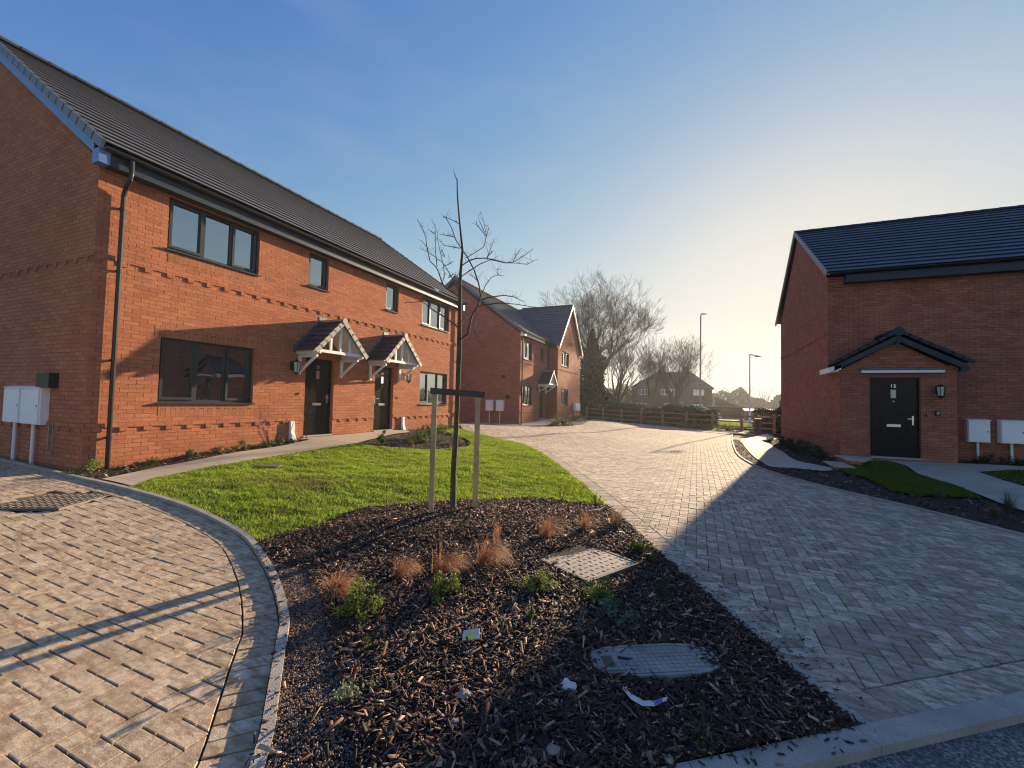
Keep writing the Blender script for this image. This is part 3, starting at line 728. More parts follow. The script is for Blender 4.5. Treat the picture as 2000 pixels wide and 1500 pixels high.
def roof_slope(mb, O, along, down, L, S, gauge=.335, th=.040):
    """O: ridge start; along: unit vector along the ridge (length L); down: unit vector down the slope (length S)"""
    O = Vector(O); A = Vector(along); D = Vector(down).normalized(); N = A.cross(D)
    if N.z < 0: N = -N
    n = max(1,round(S/gauge)); g = S/n
    for i in range(n):
        s0 = i*g; s1 = (i+1)*g; off = .5*(i%2)*.33
        a = O+D*(s0-(.045 if i else 0)); b = O+D*s1+N*th
        P = [a, a+A*L, b+A*L, b]
        mb.face(P, [(off,i+.05),(L+off,i+.05),(L+off,i+.95),(off,i+.95)])
        c = b-N*.013; e_ = O+D*(s1-.045)-N*.0
        mb.face([b, b+A*L, c+A*L, c], [(off,i+.9),(L+off,i+.9),(L+off,i+.95),(off,i+.95)])
        if i < n-1: mb.face([c, c+A*L, e_+A*L, e_], [(off,i+.9),(L+off,i+.9),(L+off,i+.95),(off,i+.95)])
        for e in (0,L): mb.face([a+A*e, b+A*e, c+A*e])
    return n,g
def ridge_tiles(mb, a, b, r=.11, unit=.45):
    a = Vector(a); b = Vector(b); d = (b-a); L = d.length; d.normalize(); s = Vector((-d.y,d.x,0)); n = int(L/unit)+1
    for i in range(n):
        p = a+d*(i*unit); q = a+d*min(L,(i+1)*unit+.02); r0 = r+.012; r1 = r
        for k in range(8):
            t0 = math.pi*k/8; t1 = math.pi*(k+1)/8
            f = lambda c,rr,t: c+s*(math.cos(t)*rr)+Vector((0,0,math.sin(t)*rr*.8-.03))
            mb.face([f(p,r0,t0),f(p,r0,t1),f(q,r1,t1),f(q,r1,t0)])
        for c,rr in ((p,r0),(q,r1)): mb.face([c+s*(math.cos(math.pi*k/8)*rr)+Vector((0,0,math.sin(math.pi*k/8)*rr*.8-.03)) for k in range(9)])
def verge_units(mb, O, D, out, S, gauge, h=.15, w=.05, step=.025):
    """stepped interlocking end caps down a verge; out = unit vector pointing out of the gable"""
    O = Vector(O); D = Vector(D).normalized(); X = Vector(out); N = Vector((0,0,1))-D*D.z; N.normalize()
    n = max(1,round(S/gauge)); g = S/n
    for i in range(n):
        a = O+D*(i*g); b = O+D*((i+1)*g+.03)
        P = []
        for (q,up) in ((a,.032),(b,.062)):
            pass
        lo = -h+.05
        pts = [a+N*lo, b+N*(lo+.0), b+N*.06, a+N*(.06-step)]
        for q in (0,1):
            o = X*(w*q)
            mb.face([p+o for p in (pts if q else pts[::-1])])
        for k in range(4):
            p = pts[k]; p2 = pts[(k+1)%4]; mb.face([p,p2,p2+X*w,p+X*w])
def gutter_run(mb, a, b, out, r=.06):
    a = Vector(a); b = Vector(b); X = Vector(out)
    for k in range(8):
        t0 = math.pi+math.pi*k/8; t1 = math.pi+math.pi*(k+1)/8
        f = lambda c,t,rr=r: c+X*(math.cos(t)*rr)+Vector((0,0,math.sin(t)*rr))
        mb.face([f(a,t0),f(b,t0),f(b,t1),f(a,t1)])
    for c in (a,b): mb.face([c+X*(math.cos(math.pi+math.pi*k/8)*r)+Vector((0,0,math.sin(math.pi+math.pi*k/8)*r)) for k in range(9)])
def canopy(parent, fr, uc, zr=3.50, p=.76, hw=.87, ze=2.64):
    """gallows-bracket door canopy: tiles, verge caps, ridge, white truss and two brackets"""
    rise = zr-ze
    t = MB(); v = MB(); A = fr.n
    for s in (-1,1):
        D = (fr.u*s*hw+Vector((0,0,-rise))); S = D.length
        n,g = roof_slope(t, fr.p(uc,-.02,zr), A, D, p+.02, S, .2, .022)
        verge_units(v, fr.p(uc,p,zr)+D.normalized()*.02, D, A, S-.02, .2, h=.12, w=.035)
    o = t.build('canopy_roof', M['tile_plum'], parent)
    v.build('verge_tiles', M['verge_pale'], o)
    r = MB(); a = fr.p(uc,-.02,zr+.02); b = fr.p(uc,p+.03,zr+.02); ridge_tiles(r,a,b,.085,.4)
    r.tube([fr.p(uc,p+.03,zr+.0),fr.p(uc,p+.05,zr+.0)], .085, 20)
    r.build('ridge_tiles', M['verge_pale'], o)
    fl = MB()   # lead flashing stepping up the wall
    for s in (-1,1):
        for k in range(10):
            q = k/10; u = uc+s*hw*(1-q); z = ze+rise*q
            fr.box(fl, min(u,u-s*hw*.1), max(u,u-s*hw*.1), 0, .006+.001*(k%2), z+.0, z+.17)
    fr.box(fl, uc-.12, uc+.12, 0, .012, zr+.05, zr+.14)
    fl.build('flashing', M['lead'], o)
    w = MB(); zt = ze-.02; nf = p-.07; T=.055
    hb = hw-.06
    fr.box(w, uc-hb+.04, uc+hb-.04, nf-T, nf, zt+.0, zt+.075)           # bottom tie
    for s in (-1,1):                                                       # rafters
        w.bar(fr.p(uc+s*(hb+.03),nf-T/2,zt-.01),fr.p(uc,nf-T/2,zr-.10),T+.002,.085,(0,0,1))
        # eaves plate and soffit at each side
        fr.box(w, min(uc+s*(hb-.10),uc+s*(hb-.02)), max(uc+s*(hb-.10),uc+s*(hb-.02)), 0, nf-T-.002, zt-.06, zt+.05)
        fr.box(w, min(uc+s*(hb-.13),uc+s*(hb-.08)), max(uc+s*(hb-.13),uc+s*(hb-.08)), nf-.001, nf+.05, zt-.04, zt+.03)
    for du in (-.32,0,.32):
        top = zt+.075+(zr-.17-zt-.06)*(1-abs(du)/hb)-.03
        fr.box(w, uc+du-.03, uc+du+.03, nf-T+.004, nf-.004, zt+.077, top)
    for s in (-1,1):                                                       # sloping ceiling boards
        w.face([fr.p(uc+s*(hb-.1),.01,zt+.05),fr.p(uc+s*(hb-.1),nf-T,zt+.05),fr.p(uc,nf-T,zr-.13),fr.p(uc,.01,zr-.13)])
    w.build('canopy_truss', M['white'], parent)
    for s in (-1,1):
        ub = uc+s*.70; k = MB()
        fr.box(k, ub-.03, ub+.03, 0, .06, zt-.56, zt-.062)
        fr.box(k, ub-.028, ub+.028, .061, nf-.06, zt-.125, zt-.062)
        k.bar(fr.p(ub,.03,zt-.50), fr.p(ub,nf-.14,zt-.13), .05, .055, (0,0,1))
        k.build('gallows_bracket', M['white'], parent)
M['verge_pale'] = simple('pale_tile_end', (.30,.27,.25), .6)  # pale canopy caps; on the big gables it paints the verge glare
M['lead'] = simple('lead_flashing', (.10,.115,.14), .5, .4, noise=.2)

# ---- left pair of houses (numbers 20 and 18)
XL = -9.3; Y0 = 3.74; Y1 = 15.66; XB = -18.2
H1 = empty('semi_detached_house', (XL,Y0,.2), 'orange brick pair of houses with black doors 20 and 18 beside the lawn', 'house')
F = Fr((XL,0,0),(0,1,0),(1,0,0)); Gb = Fr((0,Y0,0),(1,0,0),(0,-1,0)); Gf = Fr((0,Y1,0),(1,0,0),(0,1,0))
w1=(4.80,6.66,4.234,5.29); w2=(4.78,6.66,1.293,2.565); s1=(8.03,8.69,4.36,5.29); s2=(11.06,11.70,4.36,5.29); w3=(13.08,14.93,4.216,5.29); w4=(13.06,14.92,1.29,2.53)
d1=(8.07,9.02,.469,2.52); d2=(10.68,11.58,.469,2.52)
mb = MB(); wall(mb,F,Y0,Y1,-.4,5.31,[w1,w2,s1,s2,w3,w4,d1,d2]); ZR = 8.96; XR = -13.75
gable(mb,Gb,XB,XL,-.4,5.40,XR,8.72); gable(mb,Gf,XB,XL,-.4,5.40,XR,8.72)
mb.face([(XB,Y0,-.4),(XB,Y1,-.4),(XB,Y1,5.4),(XB,Y0,5.4)],[(Y0,0),(Y1,0),(Y1,5.4),(Y0,5.4)])
mb.build('wall', M['brick'], H1)
mb = MB(); band(mb,F,Y0,Y1,.886,[(8.07,9.02),(10.68,11.58)],off=.12); band(mb,F,Y0,Y1,3.783,[],off=.0)
band(mb,Gb,XB,XL+.02,.886,[],off=.1); band(mb,Gb,XB,XL+.02,3.783,[])
mb.build('dentil_band', M['brick'], H1)
for q in (w2,w4): lintel(H1,F,q[0]-.1,q[1]+.1,q[3]).build('soldier_course', M['soldier'], H1)
for q in (w1,w2,w3,w4): lintel(H1,F,q[0]+.02,q[1]-.02,q[2]-.222,.215).build('soldier_course', M['soldier'], H1)
window(H1,F,*w1,lights=((1.15,1),(1,0),(1,1))); window(H1,F,*w2,lights=((1.15,1),(1,0),(1,1)))
window(H1,F,*s1,lights=((1,1),)); window(H1,F,*s2,lights=((1,1),))
window(H1,F,*w3,lights=((1,1),(1,0),(1,1))); window(H1,F,*w4,lights=((1,1),(1,0),(1,1)))
door(H1,F,*d1,'20',True); door(H1,F,*d2,'18',False)
canopy(H1,F,8.55); canopy(H1,F,11.13)
lantern(H1,F,7.66,2.22,1.25); lantern(H1,F,12.18,2.25,1.25)
def dn(z): return z
mb = MB(); roof_slope(mb,(XR,Y0-.12,ZR),(0,1,0),(4.8,0,-3.37),Y1-Y0+.24,math.hypot(4.8,3.37)); roof_slope(mb,(XR,Y0-.12,ZR),(0,1,0),(-4.8,0,-3.37),Y1-Y0+.24,math.hypot(4.8,3.37))
rf = mb.build('roof', M['tile'], H1)
mb = MB(); ridge_tiles(mb,(XR,Y0-.14,ZR+.02),(XR,Y1+.14,ZR+.02),.13); mb.build('ridge_tiles', M['tile'], rf)
for yy,ou in ((Y0-.10,(0,-1,0)),(Y1+.10,(0,1,0))):
    mb = MB()
    for s in (-1,1): verge_units(mb,(XR,yy,ZR),(s*4.8,0,-3.37),ou,math.hypot(4.8,3.37),.335,h=.15)
    mb.build('verge_tiles', M['verge'], rf)
def barge(mb, yy, oy, xr, zr, hw, rise, wdt=.2, t=.025, top=-.10):
    for s in (-1,1):
        a = Vector((xr,yy,zr+top)); b = Vector((xr+s*hw,yy,zr+top-rise)); dn_ = Vector((0,0,-wdt)); o = Vector((0,oy*t,0))
        mb.hexa([a,b,b+o,a+o,a+dn_,b+dn_,b+dn_+o,a+dn_+o])
M['barge'] = simple('bargeboard_sky_sheen', (.10,.20,.46), .34, noise=.05, spec=.6)  # blue of the reflected sky painted into the dark trim colour
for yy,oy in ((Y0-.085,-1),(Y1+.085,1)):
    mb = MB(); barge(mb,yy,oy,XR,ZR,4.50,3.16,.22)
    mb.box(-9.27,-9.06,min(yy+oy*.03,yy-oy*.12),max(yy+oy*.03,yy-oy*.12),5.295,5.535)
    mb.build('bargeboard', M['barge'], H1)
mb = MB(); mb.box(-9.12,-9.095,Y0+.03,Y1-.03,5.31,5.52); mb.box(-9.29,-9.121,Y0+.03,Y1-.03,5.315,5.325)
mb.build('fascia', M['fascia'], H1)
mb = MB(); gutter_run(mb,(-9.025,Y0-.06,5.565),(-9.025,Y1+.1,5.565),(1,0,0)); mb.build('gutter', M['gutter'], H1)
def downpipe(parent, pts, clips, fr=None, r=.036):
    mb = MB(); mb.tube(pts, r, 12)
    for (x,y,z,dx,dy) in clips:
        mb.tube([(x,y,z-.025),(x,y,z+.025)], r+.007, 12); mb.bar((x,y,z),(x+dx,y+dy,z),.06,.03)
    return mb.build('downpipe', M['gutter'], parent, smooth=False)
downpipe(H1,[(-9.025,4.06,5.51),(-9.03,4.06,5.30),(-9.06,4.06,5.18),(-9.20,4.06,5.02),(-9.235,4.06,4.92),(-9.235,4.06,.15)],[(-9.235,4.06,z,-.07,0) for z in (4.7,3.6,2.05,.72)])
downpipe(H1,[(-9.235,15.55,5.45),(-9.235,15.55,.3)],[(-9.235,15.55,z,-.07,0) for z in (4.7,3.1,1.4)])
meter(H1,Gb,-11.84,-11.21,.905,1.55,.15,.14); meter(H1,Gb,-11.15,-10.48,.90,1.55,.15,.14)
mb = MB(); mb.tube([(-10.35,Y0-.03,.9),(-10.35,Y0-.03,.45),(-10.2,Y0-.03,.42)],.012,6); mb.tube([(-10.22,Y0-.03,.9),(-10.22,Y0-.03,.45)],.008,6); mb.build('gas_pipe', M['steel'], H1)
mb = MB(); Gb.box(mb,-10.64,-10.20,0,.13,1.55,1.81); o = mb.build('vent_cowl', M['black'], H1); md=o.modifiers.new('b','BEVEL'); md.width=.05; md.segments=3
for u in (7.70,12.10):   # utility entry covers at the foot of the wall
    mb = MB(); F.box(mb,u-.055,u+.055,0,.07,.62,.88)
    mb.hexa([F.p(u-.05,0,.36),F.p(u+.07,0,.36),F.p(u+.09,.13,.36),F.p(u-.02,.13,.36),F.p(u-.05,0,.62),F.p(u+.05,0,.62),F.p(u+.05,.068,.62),F.p(u-.05,.068,.62)])
    mb.build('cable_cover', M['meter'], H1)
for u,z in ((7.88,1.57),(11.80,1.53)):
    mb = MB(); F.box(mb,u-.02,u+.02,0,.02,z-.03,z+.03); mb.build('bell_push', M['black'], H1)

# ---- far house with a projecting gabled wing
X3 = -9.35; XW = -8.71; YA = 22.8; YI = 27.96; YE = 34.05
H3 = empty('detached_house', (X3,YA,.2), 'red brick house with a steep gabled wing and a small white-framed porch, beyond the lawn', 'house')
F3 = Fr((X3,0,0),(0,1,0),(1,0,0)); FW = Fr((XW,0,0),(0,1,0),(1,0,0)); G3 = Fr((0,YA,0),(1,0,0),(0,-1,0)); GI = Fr((0,YI,0),(1,0,0),(0,-1,0)); GE = Fr((0,YE,0),(1,0,0),(0,1,0))
a1=(23.34,24.70,3.98,5.10); a2=(23.22,24.92,1.27,2.46); a3=(26.24,26.90,4.12,5.10); ad=(26.22,27.14,.44,2.46); b1=(28.93,30.68,4.05,5.10); b2=(28.95,30.60,1.285,2.46)
mb = MB(); wall(mb,F3,YA,YI,-.4,5.31,[a1,a2,a3,ad]); wall(mb,FW,YI,YE,-.4,5.31,[b1,b2])
mb.face([FW.p(YI,0,5.31),FW.p(YE,0,5.31),FW.p((YI+YE)/2,0,8.55)],[(YI,5.31),(YE,5.31),((YI+YE)/2,8.55)])
mb.face([GI.p(X3,0,-.4),GI.p(XW,0,-.4),GI.p(XW,0,5.31),GI.p(X3,0,5.31)],[(X3,-.4),(XW,-.4),(XW,5.31),(X3,5.31)])
gable(mb,G3,-18.2,X3,-.4,5.40,-13.8,8.75); gable(mb,GE,-18.2,X3,-.4,5.40,-13.8,8.75)
mb.face([GE.p(X3,0,-.4),GE.p(XW,0,-.4),GE.p(XW,0,5.31),GE.p(X3,0,5.31)],[(X3,-.4),(XW,-.4),(XW,5.31),(X3,5.31)])
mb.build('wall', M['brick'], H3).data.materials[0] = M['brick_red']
mb = MB()
for z in (.886,3.783):
    band(mb,F3,YA,YI,z,[(26.22,27.14)] if z<1 else []); band(mb,FW,YI,YE,z); band(mb,G3,-18,X3,z)
mb.build('dentil_band', M['brick_red'], H3)
for q,l in ((a1,((1,1),(1,0))),(a2,((1,1),(1,0),(1,0))),(a3,((1,0),)),): window(H3,F3,*q,lights=l)
for q in (b1,b2): window(H3,FW,*q,lights=((1,1),(1,0),(1,1)))
door(H3,F3,*ad,None); canopy(H3,F3,26.68); lantern(H3,F3,25.72,2.25,1.2)
mb = MB(); S3 = math.hypot(4.8,3.66)
roof_slope(mb,(-13.8,YA-.12,9.1),(0,1,0),(4.8,0,-3.66),YE-YA+.24,S3); roof_slope(mb,(-13.8,YA-.12,9.1),(0,1,0),(-4.8,0,-3.66),YE-YA+.24,S3)
rf = mb.build('roof', M['tile'], H3)
mb = MB(); yc = (YI+YE)/2; hw = (YE-YI)/2+.12; rs = 8.75-5.36
roof_slope(mb,(-13.0,yc,8.75),(1,0,0),(0,-hw,-rs),4.46,math.hypot(hw,rs)); roof_slope(mb,(-13.0,yc,8.75),(1,0,0),(0,hw,-rs),4.46,math.hypot(hw,rs))
mb.build('roof', M['tile_blue'], H3).name = 'wing_roof'
mb = MB(); ridge_tiles(mb,(-13.8,YA-.14,9.12),(-13.8,YE+.14,9.12),.12); mb.build('ridge_tiles', M['tile'], rf); mb = MB(); ridge_tiles(mb,(-12.6,yc,8.77),(-8.52,yc,8.77),.12); mb.build('ridge_tiles', M['tile'], rf)
for s in (-1,1):
    mb = MB(); verge_units(mb,(-13.8,YA-.10,9.1),(s*4.8,0,-3.66),(0,-1,0),S3,.335); mb.build('verge_tiles', M['verge'], rf)
    mb = MB(); verge_units(mb,(XW+.15,yc,8.75),(0,s*hw,-rs),(1,0,0),math.hypot(hw,rs),.335,h=.17); mb.build('verge_tiles', M['verge_pale'], rf)  # sunlit verge edge of the wing painted in as paler tile
M['fascia_glare'] = simple('anthracite_trim_glare', (.72,.72,.70), .3, noise=.03)  # bright glare on dark trim, painted as a white base colour
mb = MB(); barge(mb,YA-.085,-1,-13.8,9.1,4.50,3.43,.16); mb.build('bargeboard', M['fascia'], H3)
mb = MB()
for s in (-1,1):
    a = Vector((XW+.13,yc,8.75-.13)); b = Vector((XW+.13,yc+s*hw,5.36-.13)); dz = Vector((0,0,-.13)); o = Vector((.03,0,0)); mb.hexa([a,b,b+o,a+o,a+dz,b+dz,b+dz+o,a+dz+o])
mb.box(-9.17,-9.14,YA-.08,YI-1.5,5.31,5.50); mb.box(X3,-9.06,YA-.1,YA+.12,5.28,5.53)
mb.build('fascia', M['fascia_glare'], H3)
mb = MB(); mb.box(-9.17,-9.14,YI-1.49,YI-.02,5.31,5.50); mb.box(-9.2,XW+.02,YI-.14,YI-.12,5.22,5.36); mb.build('fascia', M['fascia'], H3)  # run shaded by the wing stays dark, without the painted glare
mb = MB(); gutter_run(mb,(-9.07,YA-.1,5.56),(-9.07,YI-.12,5.56),(1,0,0)); mb.build('gutter', M['gutter'], H3)
downpipe(H3,[(-9.27,22.93,5.4),(-9.27,22.93,.2)],[(-9.27,22.93,z,-.07,0) for z in (4.0,2.2,.8)])
downpipe(H3,[(-9.1,27.8,5.45),(-9.14,27.75,5.3),(-9.27,27.6,5.05),(-9.27,27.6,.3)],[(-9.27,27.6,z,-.07,0) for z in (4.0,2.2,.8)])
meter(H3,G3,-11.43,-10.96,.92,1.535,.15); meter(H3,G3,-10.76,-10.29,.92,1.535,.15)
meter(H3,FW,32.15,32.75,.88,1.46,.15); meter(H3,FW,32.9,33.5,.88,1.46,.15)
mb = MB(); mb.tube([(-10.1,YA,1.76),(-10.1,YA-.09,1.76)],.13,14); mb.build('vent_cowl', M['black'], H3)
mb = MB(); G3.box(mb,-10.50,-10.28,0,.02,2.83,3.02); mb.build('air_brick', M['black'], H3)

# ---- right house, number 12
XG = 3.57; YM = 15.4; YP = 14.3; YR = 19.5; YB = 23.2; XE = 17
H2 = empty('house', (XG,YM,.2), 'shaded red brick house with gabled porch and black door number 12', 'house')
FM = Fr((0,YM,0),(1,0,0),(0,-1,0)); FP = Fr((0,YP,0),(1,0,0),(0,-1,0)); GW = Fr((XG,0,0),(0,1,0),(-1,0,0)); PE = Fr((5.98,0,0),(0,1,0),(1,0,0))
pd = (4.23,5.28,.262,2.36)
mb = MB(); wall(mb,FM,XG,XE,-.4,5.40,[]); wall(mb,FP,XG,5.98,-.4,2.55,[pd])
mb.face([FP.p(XG,0,2.55),FP.p(5.98,0,2.55),FP.p(4.775,0,3.30)],[(XG,2.55),(5.98,2.55),(4.775,3.30)])
P = [(YP,-.4),(YM,-.4),(YB,-.4),(YB,5.42),(YR,8.10),(YM,5.42),(YM,2.6),(YP,2.6)]
mb.face([GW.p(u,0,z) for u,z in P],P)
mb.face([PE.p(YP,0,-.4),PE.p(YM,0,-.4),PE.p(YM,0,2.6),PE.p(YP,0,2.6)],[(YP,-.4),(YM,-.4),(YM,2.6),(YP,2.6)])
mb.face([(XG,YB,-.4),(XE,YB,-.4),(XE,YB,5.42),(XG,YB,5.42)]); Pq=[(YM,-.4),(YB,-.4),(YB,5.42),(YR,8.1),(YM,5.42)]
mb.face([(XE,u,z) for u,z in Pq],Pq)
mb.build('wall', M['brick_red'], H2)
mb = MB(); band(mb,GW,YP,YB,.627,off=.1); band(mb,GW,YM,YB,3.75); band(mb,FM,XG,XE,3.75,proud=.012); band(mb,FM,5.98,XE,.627,proud=.012); band(mb,FP,XG,5.98,.627,[(4.23,5.28)],proud=.012)
for k in range(5): FM.box(mb,XG-.0,XG+.38-.0*k,-.01,.10-.018*k,5.33-.078*k,5.40-.078*k)
mb.build('dentil_band', M['brick_red'], H2)
door(H2,FP,*pd,'12',True)
SL = math.hypot(4.42,2.83)
mb = MB(); roof_slope(mb,(XG-.10,YR,8.32),(1,0,0),(0,-4.42,-2.83),XE-XG+.2,SL); roof_slope(mb,(XG-.10,YR,8.32),(1,0,0),(0,4.42,-2.83),XE-XG+.2,SL)
rf = mb.build('roof', M['tile_blue'], H2)
mb = MB(); ridge_tiles(mb,(XG-.12,YR,8.33),(XE,YR,8.33),.12); mb.build('ridge_tiles', M['tile_blue'], rf)
for s in (-1,1):
    mb = MB(); verge_units(mb,(XG-.08,YR,8.32),(0,s*4.42,-2.83),(-1,0,0),SL,.335,h=.13,step=.004); mb.build('verge_tiles', M['verge_pale'], rf)  # bright sky reflection along the verge put into a pale tile colour
mb = MB(); mb.box(XG+.38,XE,15.14,15.165,5.18,5.42); mb.box(XG+.38,XE,15.166,YM,5.19,5.20); mb.build('fascia', M['fascia'], H2)
mb = MB(); gutter_run(mb,(XG-.04,15.06,5.47),(XE,15.06,5.47),(0,-1,0)); mb.build('gutter', M['gutter'], H2)
# porch roof
hwp = 1.42; zr = 3.54; ze = 2.72
mb = MB()
for s in (-1,1): roof_slope(mb,(4.775,YP-.20,zr),(0,1,0),(s*hwp,0,ze-zr),YM-YP+.2,math.hypot(hwp,zr-ze),.25,.02)
pr = mb.build('porch_roof', M['tile_blue'], H2)
mb = MB(); ridge_tiles(mb,(4.775,YP-.24,zr+.02),(4.775,YM,zr+.02),.12); mb.tube([(4.775,YP-.26,zr),(4.775,YP-.23,zr)],.12,16); mb.build('ridge_tiles', M['tile_blue'], pr)
mb = MB()
for s in (-1,1): verge_units(mb,(4.775,YP-.20,zr),(s*hwp,0,ze-zr),(0,-1,0),math.hypot(hwp,zr-ze),.25,h=.075,w=.035,step=.006)
mb.build('verge_tiles', M['tile_blue'], pr)
mb = MB()
for s in (-1,1):
    a = Vector((4.775,YP-.17,zr-.09)); b = Vector((4.775+s*1.36,YP-.17,ze-.055)); dz = Vector((0,0,-.14)); o = Vector((0,.03,0)); mb.hexa([a,b,b+o,a+o,a+dz,b+dz,b+dz+o,a+dz+o])
    c = Vector((0,.16,0)); mb.face([a+dz+o,b+dz+o,b+dz+o+c,a+dz+o+c])
mb.box(4.745,4.805,YP-.185,YP-.171,3.14,3.36)
mb.box(6.0,6.15,YP-.16,YP-.02,2.50,2.60)
mb.build('bargeboard', M['fascia'], H2)
mb = MB(); mb.box(3.36,3.52,YP-.13,YM,2.50,2.64); mb.hexa([(3.30,YP-.17,2.50),(3.57,YP-.17,2.56),(3.57,YP-.139,2.56),(3.30,YP-.139,2.50),(3.30,YP-.17,2.62),(3.57,YP-.17,2.70),(3.57,YP-.139,2.70),(3.30,YP-.139,2.62)]); mb.build('box_end', M['fascia_glare'], H2)  # low sky glare on the dark box end painted as white
mb = MB(); mb.box(4.03,5.70,YP-.16,YP,2.475,2.535); mb.build('door_canopy', M['white'], H2)
mb = MB(); mb.box(4.02,5.71,YP-.10,YP,2.537,2.60); mb.build('flashing', M['lead'], H2)
lantern(H2,FP,5.62,2.0,1.15)
mb = MB(); FP.box(mb,5.55,5.64,0,.05,1.38,1.52); o = mb.build('key_safe', M['black'], H2); mb = MB(); FP.box(mb,5.57,5.62,.05,.056,1.41,1.49); mb.build('keypad', M['steel'], o)
mb = MB(); mb.tube([FP.p(5.37,0,1.38),FP.p(5.37,.02,1.38)],.025,10); mb.build('bell_push', M['black'], H2)
mb = MB(); mb.tube([GW.p(18.9,0,2.26),GW.p(18.9,.07,2.26),GW.p(18.9,.07,2.2)],.02,8); mb.build('outside_tap', M['steel'], H2)
meter(H2,FM,6.58,7.02,.71,1.29,.25,.18); meter(H2,FM,7.22,7.68,.71,1.29,.25,.18)
# brick steps from the side path to the porch
T = empty('garden_steps', (3.3,13.3,.0), 'two low brick steps with pale slab treads beside the porch of number 12', 'steps')
mb = MB(); mb.box(3.08,3.45,12.72,13.75,-.1,.085); mb.build('riser', M['brick_red'], T)
mb = MB(); mb.box(3.06,3.47,12.70,13.75,.087,.125); mb.build('tread', M['slab'], T)
mb = MB(); mb.hexa([(3.47,13.2,-.1),(3.72,13.05,-.1),(3.9,14.2,-.1),(3.47,14.28,-.1),(3.47,13.2,.215),(3.72,13.05,.215),(3.9,14.2,.215),(3.47,14.28,.215)]); mb.build('riser', M['brick_red'], T)
mb = MB(); mb.hexa([(3.45,13.18,.217),(3.74,13.02,.217),(4.3,14.285,.217),(3.45,14.285,.217),(3.45,13.18,.25),(3.74,13.02,.25),(4.3,14.285,.25),(3.45,14.285,.25)]); mb.build('tread', M['slab'], T)

# ------------------------------------------------------------------ planting, mulch, grass
def bedz(x, y): return G(x,y)+float(near_z(np.array([x]),np.array([y]))[0])
def sample_poly(poly, n, g=nr):
    xs = [p[0] for p in poly]; ys = [p[1] for p in poly]; out = []
    tot = 0; X = np.empty(0); Y = np.empty(0)
    while len(X) < n:
        x = g.uniform(min(xs),max(xs),n*2); y = g.uniform(min(ys),max(ys),n*2); k = inside_v(poly,x,y); X = np.concatenate([X,x[k]]); Y = np.concatenate([Y,y[k]])
    return X[:n], Y[:n]
def chips(name, X, Y, Z, L, W, T, C, mat, tilt=.35, curl=True, bend=.0):
    n = len(X); yaw = nr.uniform(0,2*np.pi,n); pit = nr.normal(0,tilt,n); rol = nr.normal(0,tilt,n)
    cy,sy = np.cos(yaw),np.sin(yaw); cp,sp = np.cos(pit),np.sin(pit); cr,sr = np.cos(rol),np.sin(rol)
    ex = np.stack([cy*cp,sy*cp,sp],1); ey = np.stack([-sy*cr,cy*cr,sr],1); ez = np.cross(ex,ey)
    base = []
    for sx,syy,sz in ((-1,-1,-1),(1,-1,-1),(1,1,-1),(-1,1,-1),(-1,-1,1),(1,-1,1),(1,1,1),(-1,1,1)):
        tap = nr.uniform(.35,1.,n); 
        base.append(np.stack([X,Y,Z],1)+ex*(sx*L/2*nr.uniform(.75,1.1,n))[:,None]+ey*(syy*W/2*tap)[:,None]+ez*(sz*T/2)[:,None])
    V = np.stack(base,1).reshape(-1,3)
    q = np.array([(4,5,6,7),(0,1,5,4),(1,2,6,5),(2,3,7,6),(3,0,4,7)])
    F = (np.arange(n)[:,None,None]*8+q[None]).reshape(-1,4)
    return V, F, np.repeat(C,5,axis=0)
def chipcols(n, bright=.07):
    k = nr.random(n); c = np.empty((n,3))
    pal = np.array([(.016,.009,.007),(.036,.016,.011),(.075,.031,.020),(.145,.062,.040),(.24,.115,.07),(.40,.27,.18)])
    idx = np.searchsorted(np.cumsum([.33,.23,.15,.11,.10-bright*.9]), k); idx = np.clip(idx,0,5); c = pal[idx]*nr.uniform(.75,1.3,(n,1)); return c
def mulch(name, poly, n, lmin, lmax, zf, exclude=None, bright=.07, wmul=1.):
    X,Y = sample_poly(poly, n)
    if exclude is not None: k = ~exclude(X,Y); X,Y = X[k],Y[k]
    n = len(X); Z = Gv(X,Y)+zf(X,Y)+nr.uniform(-.002,.020,n)
    L = nr.uniform(lmin,lmax,n)*nr.choice([1,1,1,1.7],n); W = L*nr.uniform(.12,.42,n)*wmul; T = nr.uniform(.0015,.0045,n)
    V,F,C = chips(name,X,Y,Z,L,W,T,chipcols(n,bright),M['chip'])
    o = npmesh(name,V,F,M['chip'],C); tag(o,None,None,None,'stuff'); return o
